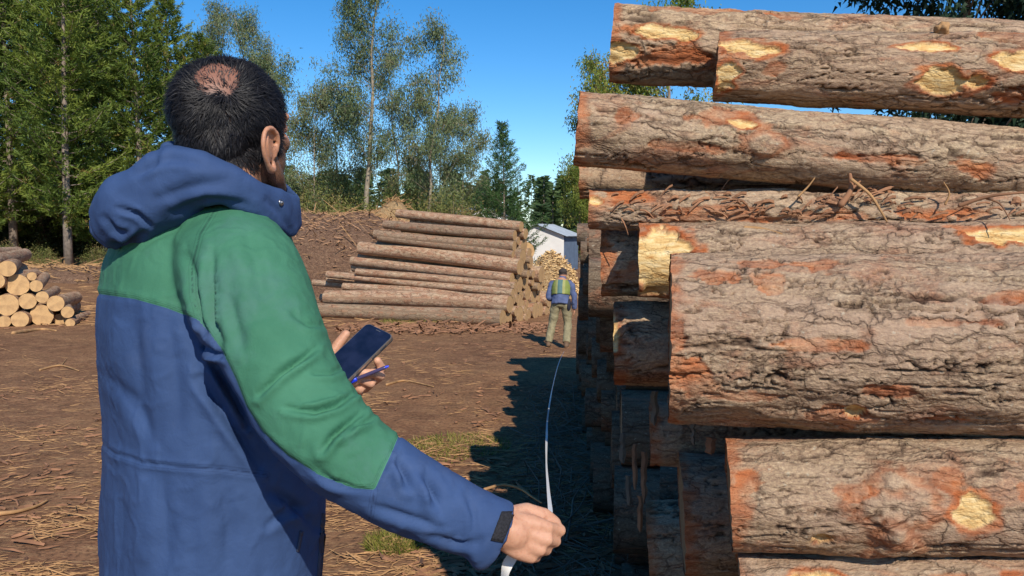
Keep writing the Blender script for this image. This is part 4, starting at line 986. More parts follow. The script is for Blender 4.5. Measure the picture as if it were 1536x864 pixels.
def cast(bvh, px_, py_):
    o = Vector((0, 0, CAMZ)); d = (P(px_, py_, 1.0) - o).normalized(); return bvh.ray_cast(o, d)
def decal(bvh, quad, nu, nv, off, thick):
    """thin patch sewn on the cloth: quad corners in order, follows the surface"""
    A, B_, C_, D_ = [Vector((*q, 0)) for q in quad]; top = []; bot = []
    last = None
    for i in range(nu + 1):
        for j in range(nv + 1):
            u, v = i / nu, j / nv; q = (A * (1 - u) + B_ * u) * (1 - v) + (D_ * (1 - u) + C_ * u) * v; h = cast(bvh, q.x, q.y)
            if h[0] is None or (last is not None and abs(h[0].y - last.y) > 0.1): p, nrm = (last or P(q.x, q.y, 1.1)), Vector((0, -1, 0))
            else: p, nrm = h[0], h[1]; last = p
            if nrm.y > 0: nrm = -nrm
            top.append(p + nrm * (off + thick)); bot.append(p - nrm * 0.002)
    W = nv + 1; N = len(top); Fc = []
    for i in range(nu):
        for j in range(nv): Fc.append([i * W + j, (i + 1) * W + j, (i + 1) * W + j + 1, i * W + j + 1]); Fc.append([N + i * W + j, N + i * W + j + 1, N + (i + 1) * W + j + 1, N + (i + 1) * W + j])
    rim = [j for j in range(W)] + [i * W + nv for i in range(1, nu + 1)] + [nu * W + j for j in range(nv - 1, -1, -1)] + [i * W for i in range(nu - 1, 0, -1)]
    for k in range(len(rim)): a, b = rim[k], rim[(k + 1) % len(rim)]; Fc.append([a, b, N + b, N + a])
    return top + bot, Fc
M['black_tab'] = simple('black_hook_tape', (0.022, 0.022, 0.026), 0.9, nscale=300, namt=0.4, bump=0.5)
M['metal'] = simple('snap_metal', (0.25, 0.25, 0.27), 0.3, 0.9)
M['zip'] = simple('zip_teeth', (0.05, 0.06, 0.10), 0.5, 0.2)
sub_world('cuff_tab', mesh('cuff_tab', *decal(JB, [(752, 768), (771, 768), (754, 813), (736, 810)], 5, 10, 0.001, 0.0015), M['black_tab']), jk)
sub_world('zipper', mesh('zipper', *decal(JB, [(482, 770), (489, 770), (484, 878), (474, 878)], 3, 26, 0.001, 0.002), M['zip']), jk)
sub_world('pocket_zip', mesh('pocket_zip', *decal(JB, [(450, 796), (454, 797), (447, 828), (444, 827)], 2, 10, 0.001, 0.002), M['zip']), jk)

# ---- hood and collar
hb_ = Blob()
def chain(pts, n=9):
    """pts: (px, py, d, half height px, half depth m)"""
    Q = []
    for i in range(len(pts) - 1):
        for k in range(n):
            t = k / n; Q.append([pts[i][j] * (1 - t) + pts[i + 1][j] * t for j in range(5)])
    Q.append(list(pts[-1])); rings = []
    C = [P(q[0], q[1], q[2]) for q in Q]
    for i, q in enumerate(Q):
        tg = (C[min(i + 1, len(C) - 1)] - C[max(i - 1, 0)]).normalized(); hh = q[3] / F * q[2]; dn = tg.cross(UP)
        dn = dn.normalized() if dn.length > 1e-3 else Vector((0, -1, 0)); up = dn.cross(tg).normalized()
        if up.z < 0: up = -up; dn = -dn
        rings.append([C[i] + up * math.copysign(abs(math.sin(a)) ** 0.85, math.sin(a)) * hh + dn * math.cos(a) * q[4] for a in [2 * math.pi * k / 20 for k in range(20)]])
    hb_.loft(rings)
near = [(160, 348, 1.36, 20, 0.02), (180, 335, 1.33, 44, 0.05), (205, 312, 1.31, 56, 0.058), (238, 294, 1.30, 54, 0.055), (266, 272, 1.29, 54, 0.05), (300, 270, 1.275, 42, 0.036), (340, 279, 1.28, 31, 0.026), (380, 298, 1.31, 27, 0.020), (415, 315, 1.36, 32, 0.016), (437, 323, 1.41, 33, 0.013), (449, 318, 1.45, 26, 0.008)]
chain(near)
far_ = [(168, 344, 1.37, 32, 0.045), (200, 326, 1.43, 46, 0.05), (260, 300, 1.52, 46, 0.045), (330, 285, 1.585, 38, 0.03), (395, 292, 1.57, 34, 0.02), (430, 312, 1.52, 34, 0.014), (448, 318, 1.46, 26, 0.008)]
chain(far_)
hb_.ell(P(265, 272, 1.37), (0.06, 0.07, 0.04)); hb_.ell(P(205, 320, 1.37), (0.05, 0.065, 0.05)); hb_.ell(P(262, 236, 1.35), (0.020, 0.045, 0.026))
hb_.ell(P(345, 335, 1.42), (0.125, 0.13, 0.035))
HV, HF, HN = remeshed(hb_.v, hb_.f, 0.0048, smooth=7)
hpx = to_px(HV)
def hcrease(pts, width, amp):
    global HV
    d, t = poly_dist(hpx, pts); fall = np.sin(np.pi * np.clip(t * 0.9 + 0.05, 0, 1)) ** 0.6; HV += HN * ((np.exp(-(d / width) ** 2) * amp - np.exp(-((d - 2 * width) / width) ** 2) * amp * 0.4) * fall * (HN[:, 1] < 0.3))[:, None]
for c in [([(158, 325), (172, 345), (190, 352)], 4, -0.006), ([(176, 312), (205, 322), (225, 340)], 4, -0.008), ([(170, 366), (185, 372), (215, 352)], 5, -0.012), ([(216, 250), (255, 238), (300, 246)], 6, -0.005), ([(240, 225), (225, 250), (205, 262)], 5, -0.007), ([(230, 300), (280, 282), (340, 270)], 8, -0.005), ([(262, 320), (310, 300), (370, 308)], 6, -0.006), ([(400, 300), (420, 318), (436, 348)], 4, -0.004)]:
    hcrease(*c)
HV += HN * (fbm(HV * 12, 3, 13) * 0.006 + fbm(HV * 34, 2, 17) * 0.0014)[:, None]
hood = sub_world('hood', mesh('hood', HV, HF, M['jacket'], attrs={'seam': np.full(len(HV), -50.0), 'seam2': poly_dist(hpx, [(166, 250), (215, 262), (255, 255), (300, 262), (360, 290), (430, 345)])[0] * 0 + 99}), jk)
HB = BVHTree.FromPolygons([tuple(v) for v in HV], [tuple(f) for f in (HF.tolist() if isinstance(HF, np.ndarray) else HF)])
h = cast(HB, 421, 304)
if h[0] is not None:
    sb = Blob(); n_ = h[1] if h[1].y < 0 else -h[1]; Rm = n_.to_track_quat('Z', 'Y').to_matrix(); sb.ell(h[0] + n_ * 0.001, (0.0062, 0.0062, 0.0028), Rm, 8); sb.ell(h[0] + n_ * 0.003, (0.0028, 0.0028, 0.0022), Rm, 6)
    sub_world('snap_button', mesh('snap_button', sb.v, sb.f, M['metal']), jk)

# ---- body: one continuous skin surface
HPHI = math.radians(27); HC = P(351, 193, 1.37)
HR = Matrix.Rotation(-HPHI, 3, 'Z') @ Matrix.Rotation(math.radians(4), 3, 'X')
def hp(x, y, z): return HC + HR @ Vector((x, y, z))
bb = Blob()
bb.ell(hp(0, -0.010, 0.024), (0.0755, 0.097, 0.087), HR, 20); bb.ell(hp(0, 0.030, -0.045), (0.060, 0.064, 0.075), HR, 14); bb.ell(hp(0, -0.045, -0.012), (0.063, 0.054, 0.066), HR, 14)
bb.ell(hp(0, 0.070, -0.098), (0.030, 0.026, 0.023), HR, 10); bb.ell(hp(0, 0.078, 0.022), (0.052, 0.020, 0.016), HR, 10)
for s in (-1, 1):
    bb.tube([hp(s * 0.060, 0.005, -0.045), hp(s * 0.052, 0.030, -0.082), hp(s * 0.02, 0.070, -0.102)], [0.018, 0.018, 0.018], 10); bb.ell(hp(s * 0.040, 0.062, -0.024), (0.019, 0.020, 0.020), HR, 8)
    bb.ell(hp(s * 0.031, 0.080, 0.002), (0.013, 0.011, 0.010), HR, 8)
    e = [(0.081, 0.008, -0.010), (0.084, 0.012, 0.006), (0.088, 0.010, 0.022), (0.093, -0.002, 0.032), (0.099, -0.016, 0.028), (0.102, -0.023, 0.012), (0.099, -0.021, -0.006), (0.093, -0.013, -0.020), (0.087, -0.004, -0.030), (0.083, 0.003, -0.029), (0.080, 0.006, -0.020)]
    bb.tube([hp(s * q[0], q[1] * 1.45 - 0.006, q[2] * 1.08 - 0.040) for q in e], [0.0036, .004, .0042, .0045, .0046, .0046, .0044, .0048, .0066, .006, .0045], 8, 3)
    bb.ell(hp(s * 0.086, -0.014, -0.034), (0.0042, 0.024, 0.029), HR @ Matrix.Rotation(s * 0.42, 3, 'Z'), 8)
    bb.tube([hp(s * 0.088, -0.014, -0.010), hp(s * 0.095, -0.024, -0.026), hp(s * 0.092, -0.020, -0.044), hp(s * 0.086, -0.009, -0.052)], [0.003, 0.0038, 0.0038, 0.003], 8, 3); bb.ell(hp(s * 0.081, 0.004, -0.039), (0.005, 0.005, 0.008), HR, 6)
bb.tube([hp(0, 0.090, 0.012), hp(0, 0.097, -0.012), hp(0, 0.106, -0.034)], [0.008, 0.009, 0.012], 10); bb.ell(hp(0.012, 0.093, -0.038), (0.009, 0.011, 0.008), HR, 6); bb.ell(hp(-0.012, 0.093, -0.038), (0.009, 0.011, 0.008), HR, 6)
bb.ell(hp(0, 0.088, -0.062), (0.026, 0.012, 0.0065), HR, 8); bb.ell(hp(0, 0.086, -0.075), (0.023, 0.012, 0.007), HR, 8)
NB = P(352, 318, 1.44)
bb.tube([hp(0, -0.018, -0.050), hp(0, -0.022, -0.095), NB, NB + Vector((-0.03, 0.0, -0.10))], [0.060, 0.060, 0.066, 0.09], 20)
# trunk, legs and arms under the clothes
PB = P(318, 880, 1.47)
bb.tube([NB + Vector((-0.02, 0, -0.10)), TC + Vector((0.01, 0, -0.12)), P(315, 700, 1.47), PB], [0.10, 0.115, 0.12, 0.12], 20)
kz = MAN.z
hips = []
for s in (-1, 1):
    hj = PB + TR * s * 0.09 + Vector((0, 0, -0.04)); kn = Vector((hj.x + 0.02, hj.y, kz + 0.50)) + TF * 0.02; an = Vector((hj.x, hj.y, kz + 0.09)) + TR * s * 0.03
    hips.append((hj, kn, an)); bb.tube([hj, kn, an], [0.088, 0.056, 0.042], 14); bb.tube([an + Vector((0, 0, -0.04)), an + TF * 0.15 + Vector((0, 0, -0.055))], [0.036, 0.03], 10)
def inner(pts, rr, f): bb.tube(pts, [max(r * f, 0.026) for r in rr], 14)
inner([TC + TR * 0.05 + UP * -0.02] + AR[:6] + [P(690, 768, 1.125)], [0.098, 0.098, 0.098, 0.087, 0.074, 0.066, 0.057, 0.052], 0.5)
inner([TC - TR * 0.03, LS, (LS + LE) / 2, LE, LW], [0.09, 0.09, 0.08, 0.07, 0.05], 0.62)
# right hand: closed round the tape end, back of the hand to the camera
def fingers(O, X, Y, Z, side, segs):
    """O wrist; X along the hand, Y to the thumb side, Z out of the back of the hand"""
    def L_(x, y, z): return O + X * x + Y * y + Z * z
    return L_
RX = (P(838, 816, 1.10) - P(758, 783, 1.10)).normalized(); RX = (RX + Vector((0, 0.10, 0))).normalized()
RZ = Vector((0.12, -1, 0.22)); RZ = (RZ - RX * RZ.dot(RX)).normalized(); RY = RZ.cross(RX).normalized()
HS = 0.83; RO = P(746, 790, 1.13)
def rh(x, y, z): return RO + (RX * x + RY * y + RZ * z) * HS
bb.tube([P(700, 770, 1.125), RO, rh(0.03, 0.0, 0)], [0.029, 0.028, 0.027], 16)
kn = {'i': (0.083, 0.029, 0.003, 0.0105), 'm': (0.088, 0.009, 0.006, 0.011), 'r': (0.084, -0.011, 0.003, 0.0105), 'p': (0.076, -0.029, -0.003, 0.0095)}
for k_, (x, y, z, r) in kn.items():
    bb.tube([rh(0.018, y * 0.55, -0.002), rh(x * 0.6, y * 0.85, 0.002), rh(x, y, z)], [0.020 * HS, 0.0165 * HS, (r + 0.0015) * HS], 12)
    bb.ell(rh(x + 0.001, y, z + 0.001), (r * 1.12 * HS, r * 1.05 * HS, r * 1.1 * HS), None, 8)
def curl(x, y, z, r, a1, a2, a3, l1, l2, l3, dy=0.0):
    pts = [(x, y, z)]; a = 0
    for da, l in ((a1, l1), (a2, l2), (a3, l3)):
        a += math.radians(da); p = pts[-1]; pts.append((p[0] + math.cos(a) * l, p[1] + dy * l, p[2] - math.sin(a) * l))
    for i in range(3): bb.tube([rh(*pts[i]), rh(*pts[i + 1])], [r * HS * (1 - 0.07 * i), r * HS * (0.96 - 0.08 * i)], 12, 3)
    for i in (1,): bb.ell(rh(*pts[i]), (r * 1.06 * HS,) * 3, None, 8)
    return pts
pi_ = curl(*kn['i'], 38, 72, 40, 0.040, 0.024, 0.019, 0.02); curl(*kn['m'], 52, 84, 55, 0.042, 0.027, 0.019); curl(*kn['r'], 58, 88, 58, 0.038, 0.026, 0.018); curl(*kn['p'], 60, 86, 55, 0.030, 0.019, 0.016)
bb.tube([rh(0.016, 0.022, -0.010), rh(0.045, 0.042, -0.020)], [0.0158, 0.012], 12); bb.tube([rh(0.045, 0.042, -0.020), rh(0.078, 0.046, -0.022)], [0.0112, 0.0098], 12); bb.tube([rh(0.078, 0.046, -0.022), rh(0.104, 0.040, -0.028)], [0.0102, 0.008], 12)
bb.ell(rh(0.045, 0.0, -0.014), (0.030, 0.017, 0.022), None, 10)
# left hand under the phone
pu = Vector((0.55, 0.62, 0.55)).normalized(); pv = Vector((0.85, -0.46, -0.33)); pv = (pv - pu * pv.dot(pu)).normalized(); pn = pu.cross(pv) * -1
PT = P(571, 496, 1.66); PC = PT - pu * 0.073
if pn.z < 0: pn = -pn
LH = lambda a, b, c: PC + pu * a + pv * b + pn * c
bb.tube([LW, P(497, 588, 1.655), P(510, 578, 1.655)], [0.030, 0.028, 0.030], 14)
bb.tube([P(506, 580, 1.665), LH(-0.035, 0.0, -0.024), LH(0.0, 0.004, -0.022)], [0.027, 0.024, 0.018], 14); bb.tube([P(506, 584, 1.66), LH(-0.045, 0.022, -0.022)], [0.024, 0.016], 12)
def fg(pts, rr):
    for i in range(len(pts) - 1): bb.tube([P(*pts[i]), P(*pts[i + 1])], [rr[i], rr[i + 1]], 12, 3)
fg([(536, 560, 1.69), (560, 561, 1.655), (572, 552, 1.625), (566, 541, 1.61)], [0.0105, 0.0100, 0.0098, 0.0085])          # index
fg([(530, 572, 1.68), (558, 573, 1.64), (571, 564, 1.612), (563, 560, 1.598), (546, 560, 1.594)], [0.011, 0.0105, 0.010, 0.0098, 0.0095])      # middle, then over the glass
fg([(546, 560, 1.594), (530, 554.5, 1.590)], [0.0092, 0.0085])
fg([(522, 583, 1.67), (548, 582, 1.63), (556, 575, 1.607), (545, 571, 1.60)], [0.011, 0.0105, 0.010, 0.0088])              # ring
fg([(516, 592, 1.66), (536, 592, 1.625), (540, 584, 1.607), (531, 580, 1.60)], [0.010, 0.0098, 0.009, 0.008])              # little finger
fg([(494, 566, 1.655), (492, 541, 1.645), (507, 517, 1.655), (519, 501, 1.662)], [0.015, 0.0125, 0.0115, 0.0095])         # thumb
BV, BF, BN = remeshed(bb.v, bb.f, 0.0029, smooth=4, fac=0.5)
loc = (BV - np.array(HC)) @ np.array(HR)      # head-local coordinates
BB = BVHTree.FromPolygons([tuple(v) for v in BV], [tuple(f) for f in (BF.tolist() if isinstance(BF, np.ndarray) else BF)])
inv = HR.transposed()
def headcast(px_, py_):
    h = cast(BB, px_, py_); return np.array(inv @ (h[0] - HC)) if h[0] is not None else np.array([0, -0.05, 0.09])
WH = headcast(341, 136); BD = headcast(325, 112)
x, y, z = loc[:, 0], loc[:, 1], loc[:, 2]; ishead = (np.linalg.norm(loc, axis=1) < 0.19)
def hairmask(p):
    x, y, z = p[:, 0], p[:, 1], p[:, 2]
    nz = fbm(p * 60, 3, 4) * 0.006
    low = np.where(y < -0.02, -0.070, np.where(y < 0.018, -0.074 + (y + 0.02) / 0.038 * 0.062, -0.012))   # nape, round the ear, temple
    low = np.where((y > 0.010) & (y < 0.048), -0.040, low); low = np.where(y >= 0.048, np.minimum(-0.03 + (y - 0.048) * 4.0, 0.055 + (y - 0.045) * 0.9), low)
    m = sstep(-0.009, 0.007, z - low + nz)
    ear = (np.abs(x) > 0.0775) & (np.hypot(y + 0.012, z + 0.036) < 0.042); m = m * (1 - ear)
    return m
def baldmask(p):
    d = np.sqrt(((p[:, 0] - BD[0]) / 0.036) ** 2 + ((p[:, 1] - BD[1]) / 0.044) ** 2 + ((p[:, 2] - BD[2]) / 0.035) ** 2)
    d2 = np.linalg.norm(p - WH, axis=1) / 0.009
    return np.clip(np.maximum(1 - sstep(0.60, 1.2, d + fbm(p * 50, 2, 9) * 0.2), (1 - sstep(0.5, 1.1, d2)) * 0.9), 0, 1)
hm = hairmask(loc) * ishead; bm = baldmask(loc)
beard = ishead * sstep(0.0, 0.012, y + 0.004 + 0.022 * sstep(-0.045, -0.07, z) + fbm(loc * 40, 2, 3) * 0.006) * sstep(0.010, -0.012, z + 0.01 + np.maximum(0, y - 0.055) * 0.7) * (1 - sstep(-0.135, -0.15, z))
beard = beard * (np.abs(x) < 0.082)


def mat_skin():
    m = NT('skin'); tc = m.n('ShaderNodeTexCoord').outputs['Object']; a = m.noise(tc, 14, 4, 0.6); f = m.noise(tc, 160, 4, 0.6)
    c = m.ramp(a.outputs['Fac'], [(0.3, (0.50, 0.25, 0.15)), (0.7, (0.66, 0.37, 0.24))])
    c = m.mix(m.ramp(f.outputs['Fac'], [(0.35, (0.35, 0.35, 0.35)), (0.5, (0, 0, 0))]), c, (0.38, 0.15, 0.09))
    c = m.mix(m.math('MULTIPLY', m.attr('headskin'), 0.45), c, (0.40, 0.17, 0.09)); c = m.mix(m.math('MULTIPLY', m.attr('scalp'), 0.75), c, (0.20, 0.085, 0.058))
    c = m.mix(m.math('MULTIPLY', m.attr('hair'), 0.93), c, (0.012, 0.011, 0.013))
    bs = m.ramp(m.noise(tc, 700, 2).outputs['Fac'], [(0.3, (1, 1, 1)), (0.62, (0.55, 0.55, 0.55))])
    c = m.mix(m.math('MULTIPLY', m.attr('beard'), bs), c, (0.022, 0.015, 0.012))
    m.l(c, m.b.inputs['Base Color']); m.b.inputs['Roughness'].default_value = 0.5; m.b.inputs['Specular IOR Level'].default_value = 0.4
    m.b.inputs['Subsurface Weight'].default_value = 0.12; m.b.inputs['Subsurface Radius'].default_value = (0.012, 0.004, 0.002); m.b.inputs['Subsurface Scale'].default_value = 0.6
    cr = m.noise(m.mapping(tc, (1, 1, 1)), 240, 3, 0.6); b1 = m.bump(a.outputs['Fac'], 0.15, 0.01); m.l(m.bump(cr.outputs['Fac'], 0.25, 0.002, b1), m.b.inputs['Normal'])
    return m.m
M['skin'] = mat_skin()
body = world_child('body', mesh('body', BV, BF, M['skin'], attrs={'hair': np.clip(hm - bm * 0.95, 0, 1), 'beard': np.clip(beard, 0, 1), 'headskin': ishead.astype(float), 'scalp': np.clip(ishead * sstep(0.02, 0.05, loc[:, 2]), 0, 1)}), person)
# hair: short strands combed away from the whorl
def make_hair():
    rs = np.random.RandomState(12); cand = np.where((hm > 0.15))[0]
    n = 34000; i = cand[rs.randint(len(cand), size=n)]; p = loc[i] + rs.normal(0, 0.0012, (n, 3)); nr = (BN[i] @ np.array(HR)); bmk = baldmask(p)
    keep = rs.rand(n) > np.maximum(bmk * 0.91, 1 - hm[i] * 1.0); p, nr, bmk = p[keep], nr[keep], bmk[keep]; n = len(p)
    away = p - WH; away -= nr * np.sum(away * nr, 1, keepdims=True); away /= (np.linalg.norm(away, axis=1, keepdims=True) + 1e-6)
    down = np.array([0, 0.15, -1.0]); fl = away * 1.0 + down * sstep(0.03, -0.03, p[:, 2])[:, None] * 0.9
    cl = np.stack([fbm(p * 85, 2, 31), fbm(p * 85, 2, 32), fbm(p * 85, 2, 33)], 1)
    fl = fl + cl * 1.3 + rs.normal(0, 0.30, (n, 3)); fl -= nr * np.sum(fl * nr, 1, keepdims=True); fl /= (np.linalg.norm(fl, axis=1, keepdims=True) + 1e-6)
    Ls = (0.0155 + 0.009 * sstep(-0.01, 0.07, p[:, 2])) * (1 + 0.45 * fbm(p * 38, 2, 41)) * rs.uniform(0.6, 1.25, n) * (1 - 0.35 * sstep(-0.03, -0.06, p[:, 2])) * (1 - 0.4 * bmk); lift = 0.42 + 0.25 * fbm(p * 70, 2, 35) + rs.normal(0, 0.08, n)
    lift = lift * (1 - 0.5 * sstep(-0.03, -0.06, p[:, 2]))
    q0 = p - nr * 0.001; q1 = p + (fl * 0.42 + nr * lift[:, None] * 0.55) * Ls[:, None]; q2 = p + (fl * 0.98 + nr * lift[:, None] * 0.62) * Ls[:, None]
    wv = np.cross(fl, nr); wv /= (np.linalg.norm(wv, axis=1, keepdims=True) + 1e-9); W = (0.0009 * rs.uniform(0.7, 1.3, n))[:, None]
    V = np.stack([q0 - wv * W * .5, q0 + wv * W * .5, q1 - wv * W * .5, q1 + wv * W * .5, q2], 1).reshape(-1, 3); b = (np.arange(n) * 5)[:, None]
    Vw = V @ np.array(HR).T + np.array(HC)
    Fc = np.concatenate([b + np.array([[0, 1, 3]]), b + np.array([[0, 3, 2]]), b + np.array([[2, 3, 4]])], 0)
    m = NT('hair'); t = m.attr('tint'); m.l(m.ramp(t, [(0, (0.006, 0.006, 0.008)), (0.88, (0.014, 0.013, 0.015)), (1, (0.06, 0.058, 0.06))]), m.b.inputs['Base Color'])
    m.b.inputs['Roughness'].default_value = 0.5; m.b.inputs['Specular IOR Level'].default_value = 0.2
    o = world_child('hair', mesh('hair', Vw, Fc, m.m, smooth=True, attrs={'tint': np.repeat(rs.rand(n), 5)}), person); o['kind'] = 'stuff'
make_hair()
# trousers and boots
tb = Blob()
for s, (hj, k2, an) in zip((-1, 1), hips): tb.tube([hj + Vector((0, 0, 0.03)), k2, an + Vector((0, 0, -0.02))], [0.105, 0.082, 0.068], 18, caps=False)
tb.loft([torso_ring(q, 178 + (q - 900) * 0.05, 462, 1.47) for q in (1130, 1040, 960, 900)])
TV, TFc, TN = remeshed(tb.v, tb.f, 0.012, 4); TV += TN * (fbm(TV * 14, 3, 5) * 0.008)[:, None]
M['trousers'] = simple('dark_trousers', (0.03, 0.035, 0.05), 0.85, nscale=30, namt=0.3, bump=0.2); world_child('trousers', mesh('trousers', TV, TFc, M['trousers']), person)
M['boot'] = simple('brown_boots', (0.10, 0.055, 0.03), 0.6, nscale=20, namt=0.3, bump=0.2)
for s, (hj, k2, an) in zip((-1, 1), hips):
    q = Blob(); q.tube([an + Vector((0, 0, 0.10)), an + Vector((0, 0, -0.03))], [0.058, 0.055], 14); q.tube([an + TF * -0.03 + Vector((0, 0, -0.045)), an + TF * 0.10 + Vector((0, 0, -0.048)), an + TF * 0.20 + Vector((0, 0, -0.055))], [0.046, 0.05, 0.036], 14)
    V_, F_, N_ = remeshed(q.v, q.f, 0.008, 3); world_child('boot', mesh('boot', V_, F_, M['boot']), person)

# ---- phone, pen, tape
def slab(name, w_, h_, t_, rc, bev=0.002):
    bm = bmesh.new(); pts = []
    for cx_, cy_, a0 in ((w_ / 2 - rc, h_ / 2 - rc, 0), (-w_ / 2 + rc, h_ / 2 - rc, 90), (-w_ / 2 + rc, -h_ / 2 + rc, 180), (w_ / 2 - rc, -h_ / 2 + rc, 270)):
        for k in range(7): a = math.radians(a0 + 15 * k); pts.append((cx_ + rc * math.cos(a), cy_ + rc * math.sin(a)))
    vs = []; lay = [(-t_ / 2, 0.94), (-t_ / 2 + t_ * 0.2, 1.0), (t_ / 2 - t_ * 0.2, 1.0), (t_ / 2, 0.955)]
    for zz, sc in lay:
        vs.append([bm.verts.new((p[0] * (1 - (1 - sc) * .35), p[1] * (1 - (1 - sc) * .2), zz)) for p in pts])
    n = len(pts)
    for i in range(3):
        for k in range(n): bm.faces.new([vs[i][k], vs[i][(k + 1) % n], vs[i + 1][(k + 1) % n], vs[i + 1][k]])
    bm.faces.new(vs[0][::-1]); bm.faces.new(vs[-1]); me = bpy.data.meshes.new(name); bm.to_mesh(me); bm.free(); return me
ph = empty('smartphone', PC); ph.rotation_mode = 'QUATERNION'; ph.rotation_quaternion = Matrix((pv, pu, pv.cross(pu))).transposed().to_quaternion()
sgn = 1 if (pv.cross(pu)).dot(pn) > 0 else -1
M['phone_case'] = simple('phone_body', (0.035, 0.037, 0.042), 0.35); M['phone_rim'] = simple('phone_rim', (0.42, 0.40, 0.36), 0.28, 0.85)
mg = NT('phone_glass'); nz_ = mg.noise(mg.n('ShaderNodeTexCoord').outputs['Object'], 22, 2); mg.l(mg.ramp(nz_.outputs['Fac'], [(0.4, (0.006, 0.010, 0.028)), (0.65, (0.014, 0.020, 0.05))]), mg.b.inputs['Base Color']); mg.b.inputs['Roughness'].default_value = 0.09; mg.b.inputs['Coat Weight'].default_value = 0.3; M['glass'] = mg.m
cs = slab('case', 0.072, 0.148, 0.0085, 0.011); cs.materials.append(M['phone_rim']); link('case', cs, ph)
gl = slab('screen', 0.068, 0.144, 0.0016, 0.0095); gl.materials.append(M['glass']); g_ = link('screen', gl, ph); g_.location = (0, 0, sgn * 0.0046)
bk = slab('back_cover', 0.073, 0.149, 0.004, 0.011); bk.materials.append(M['phone_case']); g_ = link('back_cover', bk, ph); g_.location = (0, 0, -sgn * 0.0042)
for (yy, ll) in ((0.03, 0.016), (0.005, 0.010)):
    q = Blob(); q.tube([(0.0365, yy, 0), (0.0365, yy + ll, 0)], [0.0012, 0.0012], 6, 2); link('side_button', mesh('side_button', q.v, q.f, M['phone_case']), ph)
sp = slab('speaker', 0.012, 0.0016, 0.0006, 0.0007); sp.materials.append(M['phone_rim']); g_ = link('speaker', sp, ph); g_.location = (0, 0.0665, sgn * 0.0056)
tag(ph, 'dark smartphone held up in the man\'s far hand', 'phone')
pa, pb = P(514, 576.5, 1.572), P(582, 549.5, 1.582)
pen = empty('pen', pa); pen.rotation_mode = 'QUATERNION'; pen.rotation_quaternion = frame_of(pa, pb).to_quaternion(); Lp = (pb - pa).length
M['pen_blue'] = simple('blue_plastic', (0.01, 0.05, 0.75), 0.25, spec=0.6); M['pen_body'] = simple('clear_pen_body', (0.06, 0.05, 0.12), 0.2, spec=0.6)
q = Blob(); q.tube([(0, 0, 0), (0.026, 0, 0)], [0.0058, 0.0055], 10, 3); q.tube([(0.002, -0.006, 0.001), (0.024, -0.0055, 0.001)], [0.0016, 0.0014], 6, 2); link('cap', mesh('cap', q.v, q.f, M['pen_blue']), pen)
q = Blob(); q.tube([(0.022, 0, 0), (Lp - 0.008, 0, 0)], [0.0038, 0.0038], 8, 3); link('barrel', mesh('barrel', q.v, q.f, M['pen_body']), pen)
q = Blob(); q.tube([(Lp - 0.01, 0, 0), (Lp, 0, 0)], [0.0036, 0.002], 8, 3); link('plug', mesh('plug', q.v, q.f, M['pen_blue']), pen)
tag(pen, 'blue capped pen gripped under the phone', 'pen')
M['tape'] = simple('white_tape', (0.78, 0.76, 0.72), 0.45, spec=0.4)
HLP = Vector((1.0, 16.3, 0))
def ribbon(name, pts, wds, angs, par, sub=8):
    pts = [Vector(p) for p in pts]; Q = []; Wd = []; An = []
    for i in range(len(pts) - 1):
        p0 = pts[max(i - 1, 0)]; p1 = pts[i]; p2 = pts[i + 1]; p3 = pts[min(i + 2, len(pts) - 1)]
        for k in range(sub):
            t = k / sub; Q.append(0.5 * ((2 * p1) + (p2 - p0) * t + (2 * p0 - 5 * p1 + 4 * p2 - p3) * t * t + (3 * p1 - p0 - 3 * p2 + p3) * t ** 3)); Wd.append(wds[i] * (1 - t) + wds[i + 1] * t); An.append(angs[i] * (1 - t) + angs[i + 1] * t)
    Q.append(pts[-1]); Wd.append(wds[-1]); An.append(angs[-1]); V = []; Fc = []
    for i, p in enumerate(Q):
        tg = (Q[min(i + 1, len(Q) - 1)] - Q[max(i - 1, 0)]).normalized(); u = tg.cross(Vector((0, -1, 0.02))); u = u.normalized() if u.length > 1e-4 else Vector((1, 0, 0)); v = tg.cross(u).normalized(); a = math.radians(An[i])
        wv = u * math.cos(a) + v * math.sin(a); nv = tg.cross(wv).normalized()
        for s1, s2 in ((-1, -1), (1, -1), (1, 1), (-1, 1)): V.append(p + wv * s1 * Wd[i] / 2 + nv * s2 * 0.00025)
    for i in range(len(Q) - 1):
        for k in range(4): Fc.append([i * 4 + k, i * 4 + (k + 1) % 4, (i + 1) * 4 + (k + 1) % 4, (i + 1) * 4 + k])
    return link(name, mesh(name, V, Fc, M['tape'], smooth=False), par)
tp = empty('measuring_tape', (0, 0, 0))
ribbon('ribbon', [P(826, 786, 1.17), P(825.5, 766, 1.20), P(822, 730, 1.5), P(819.5, 690, 2.4), P(820, 655, 3.6), P(822, 622, 5.3), P(829, 580, 8.0), P(838, 545, 11.5), P(846, 527, 15.2)],
       [0.007, 0.007, 0.006, 0.006, 0.010, 0.011, 0.012, 0.012, 0.012], [18, 15, 35, 55, 25, 50, 0, 40, 0], tp, 12)
ribbon('loose_end', [P(775, 822, 1.16), P(768, 836, 1.155), P(761, 848, 1.15), P(757, 862, 1.15), P(756, 885, 1.155), P(762, 930, 1.16)], [0.016] * 6, [40, 20, 25, 50, 60, 20], tp)
tag(tp, 'white measuring tape running from the man\'s fist out along the shaded ground', 'tape')

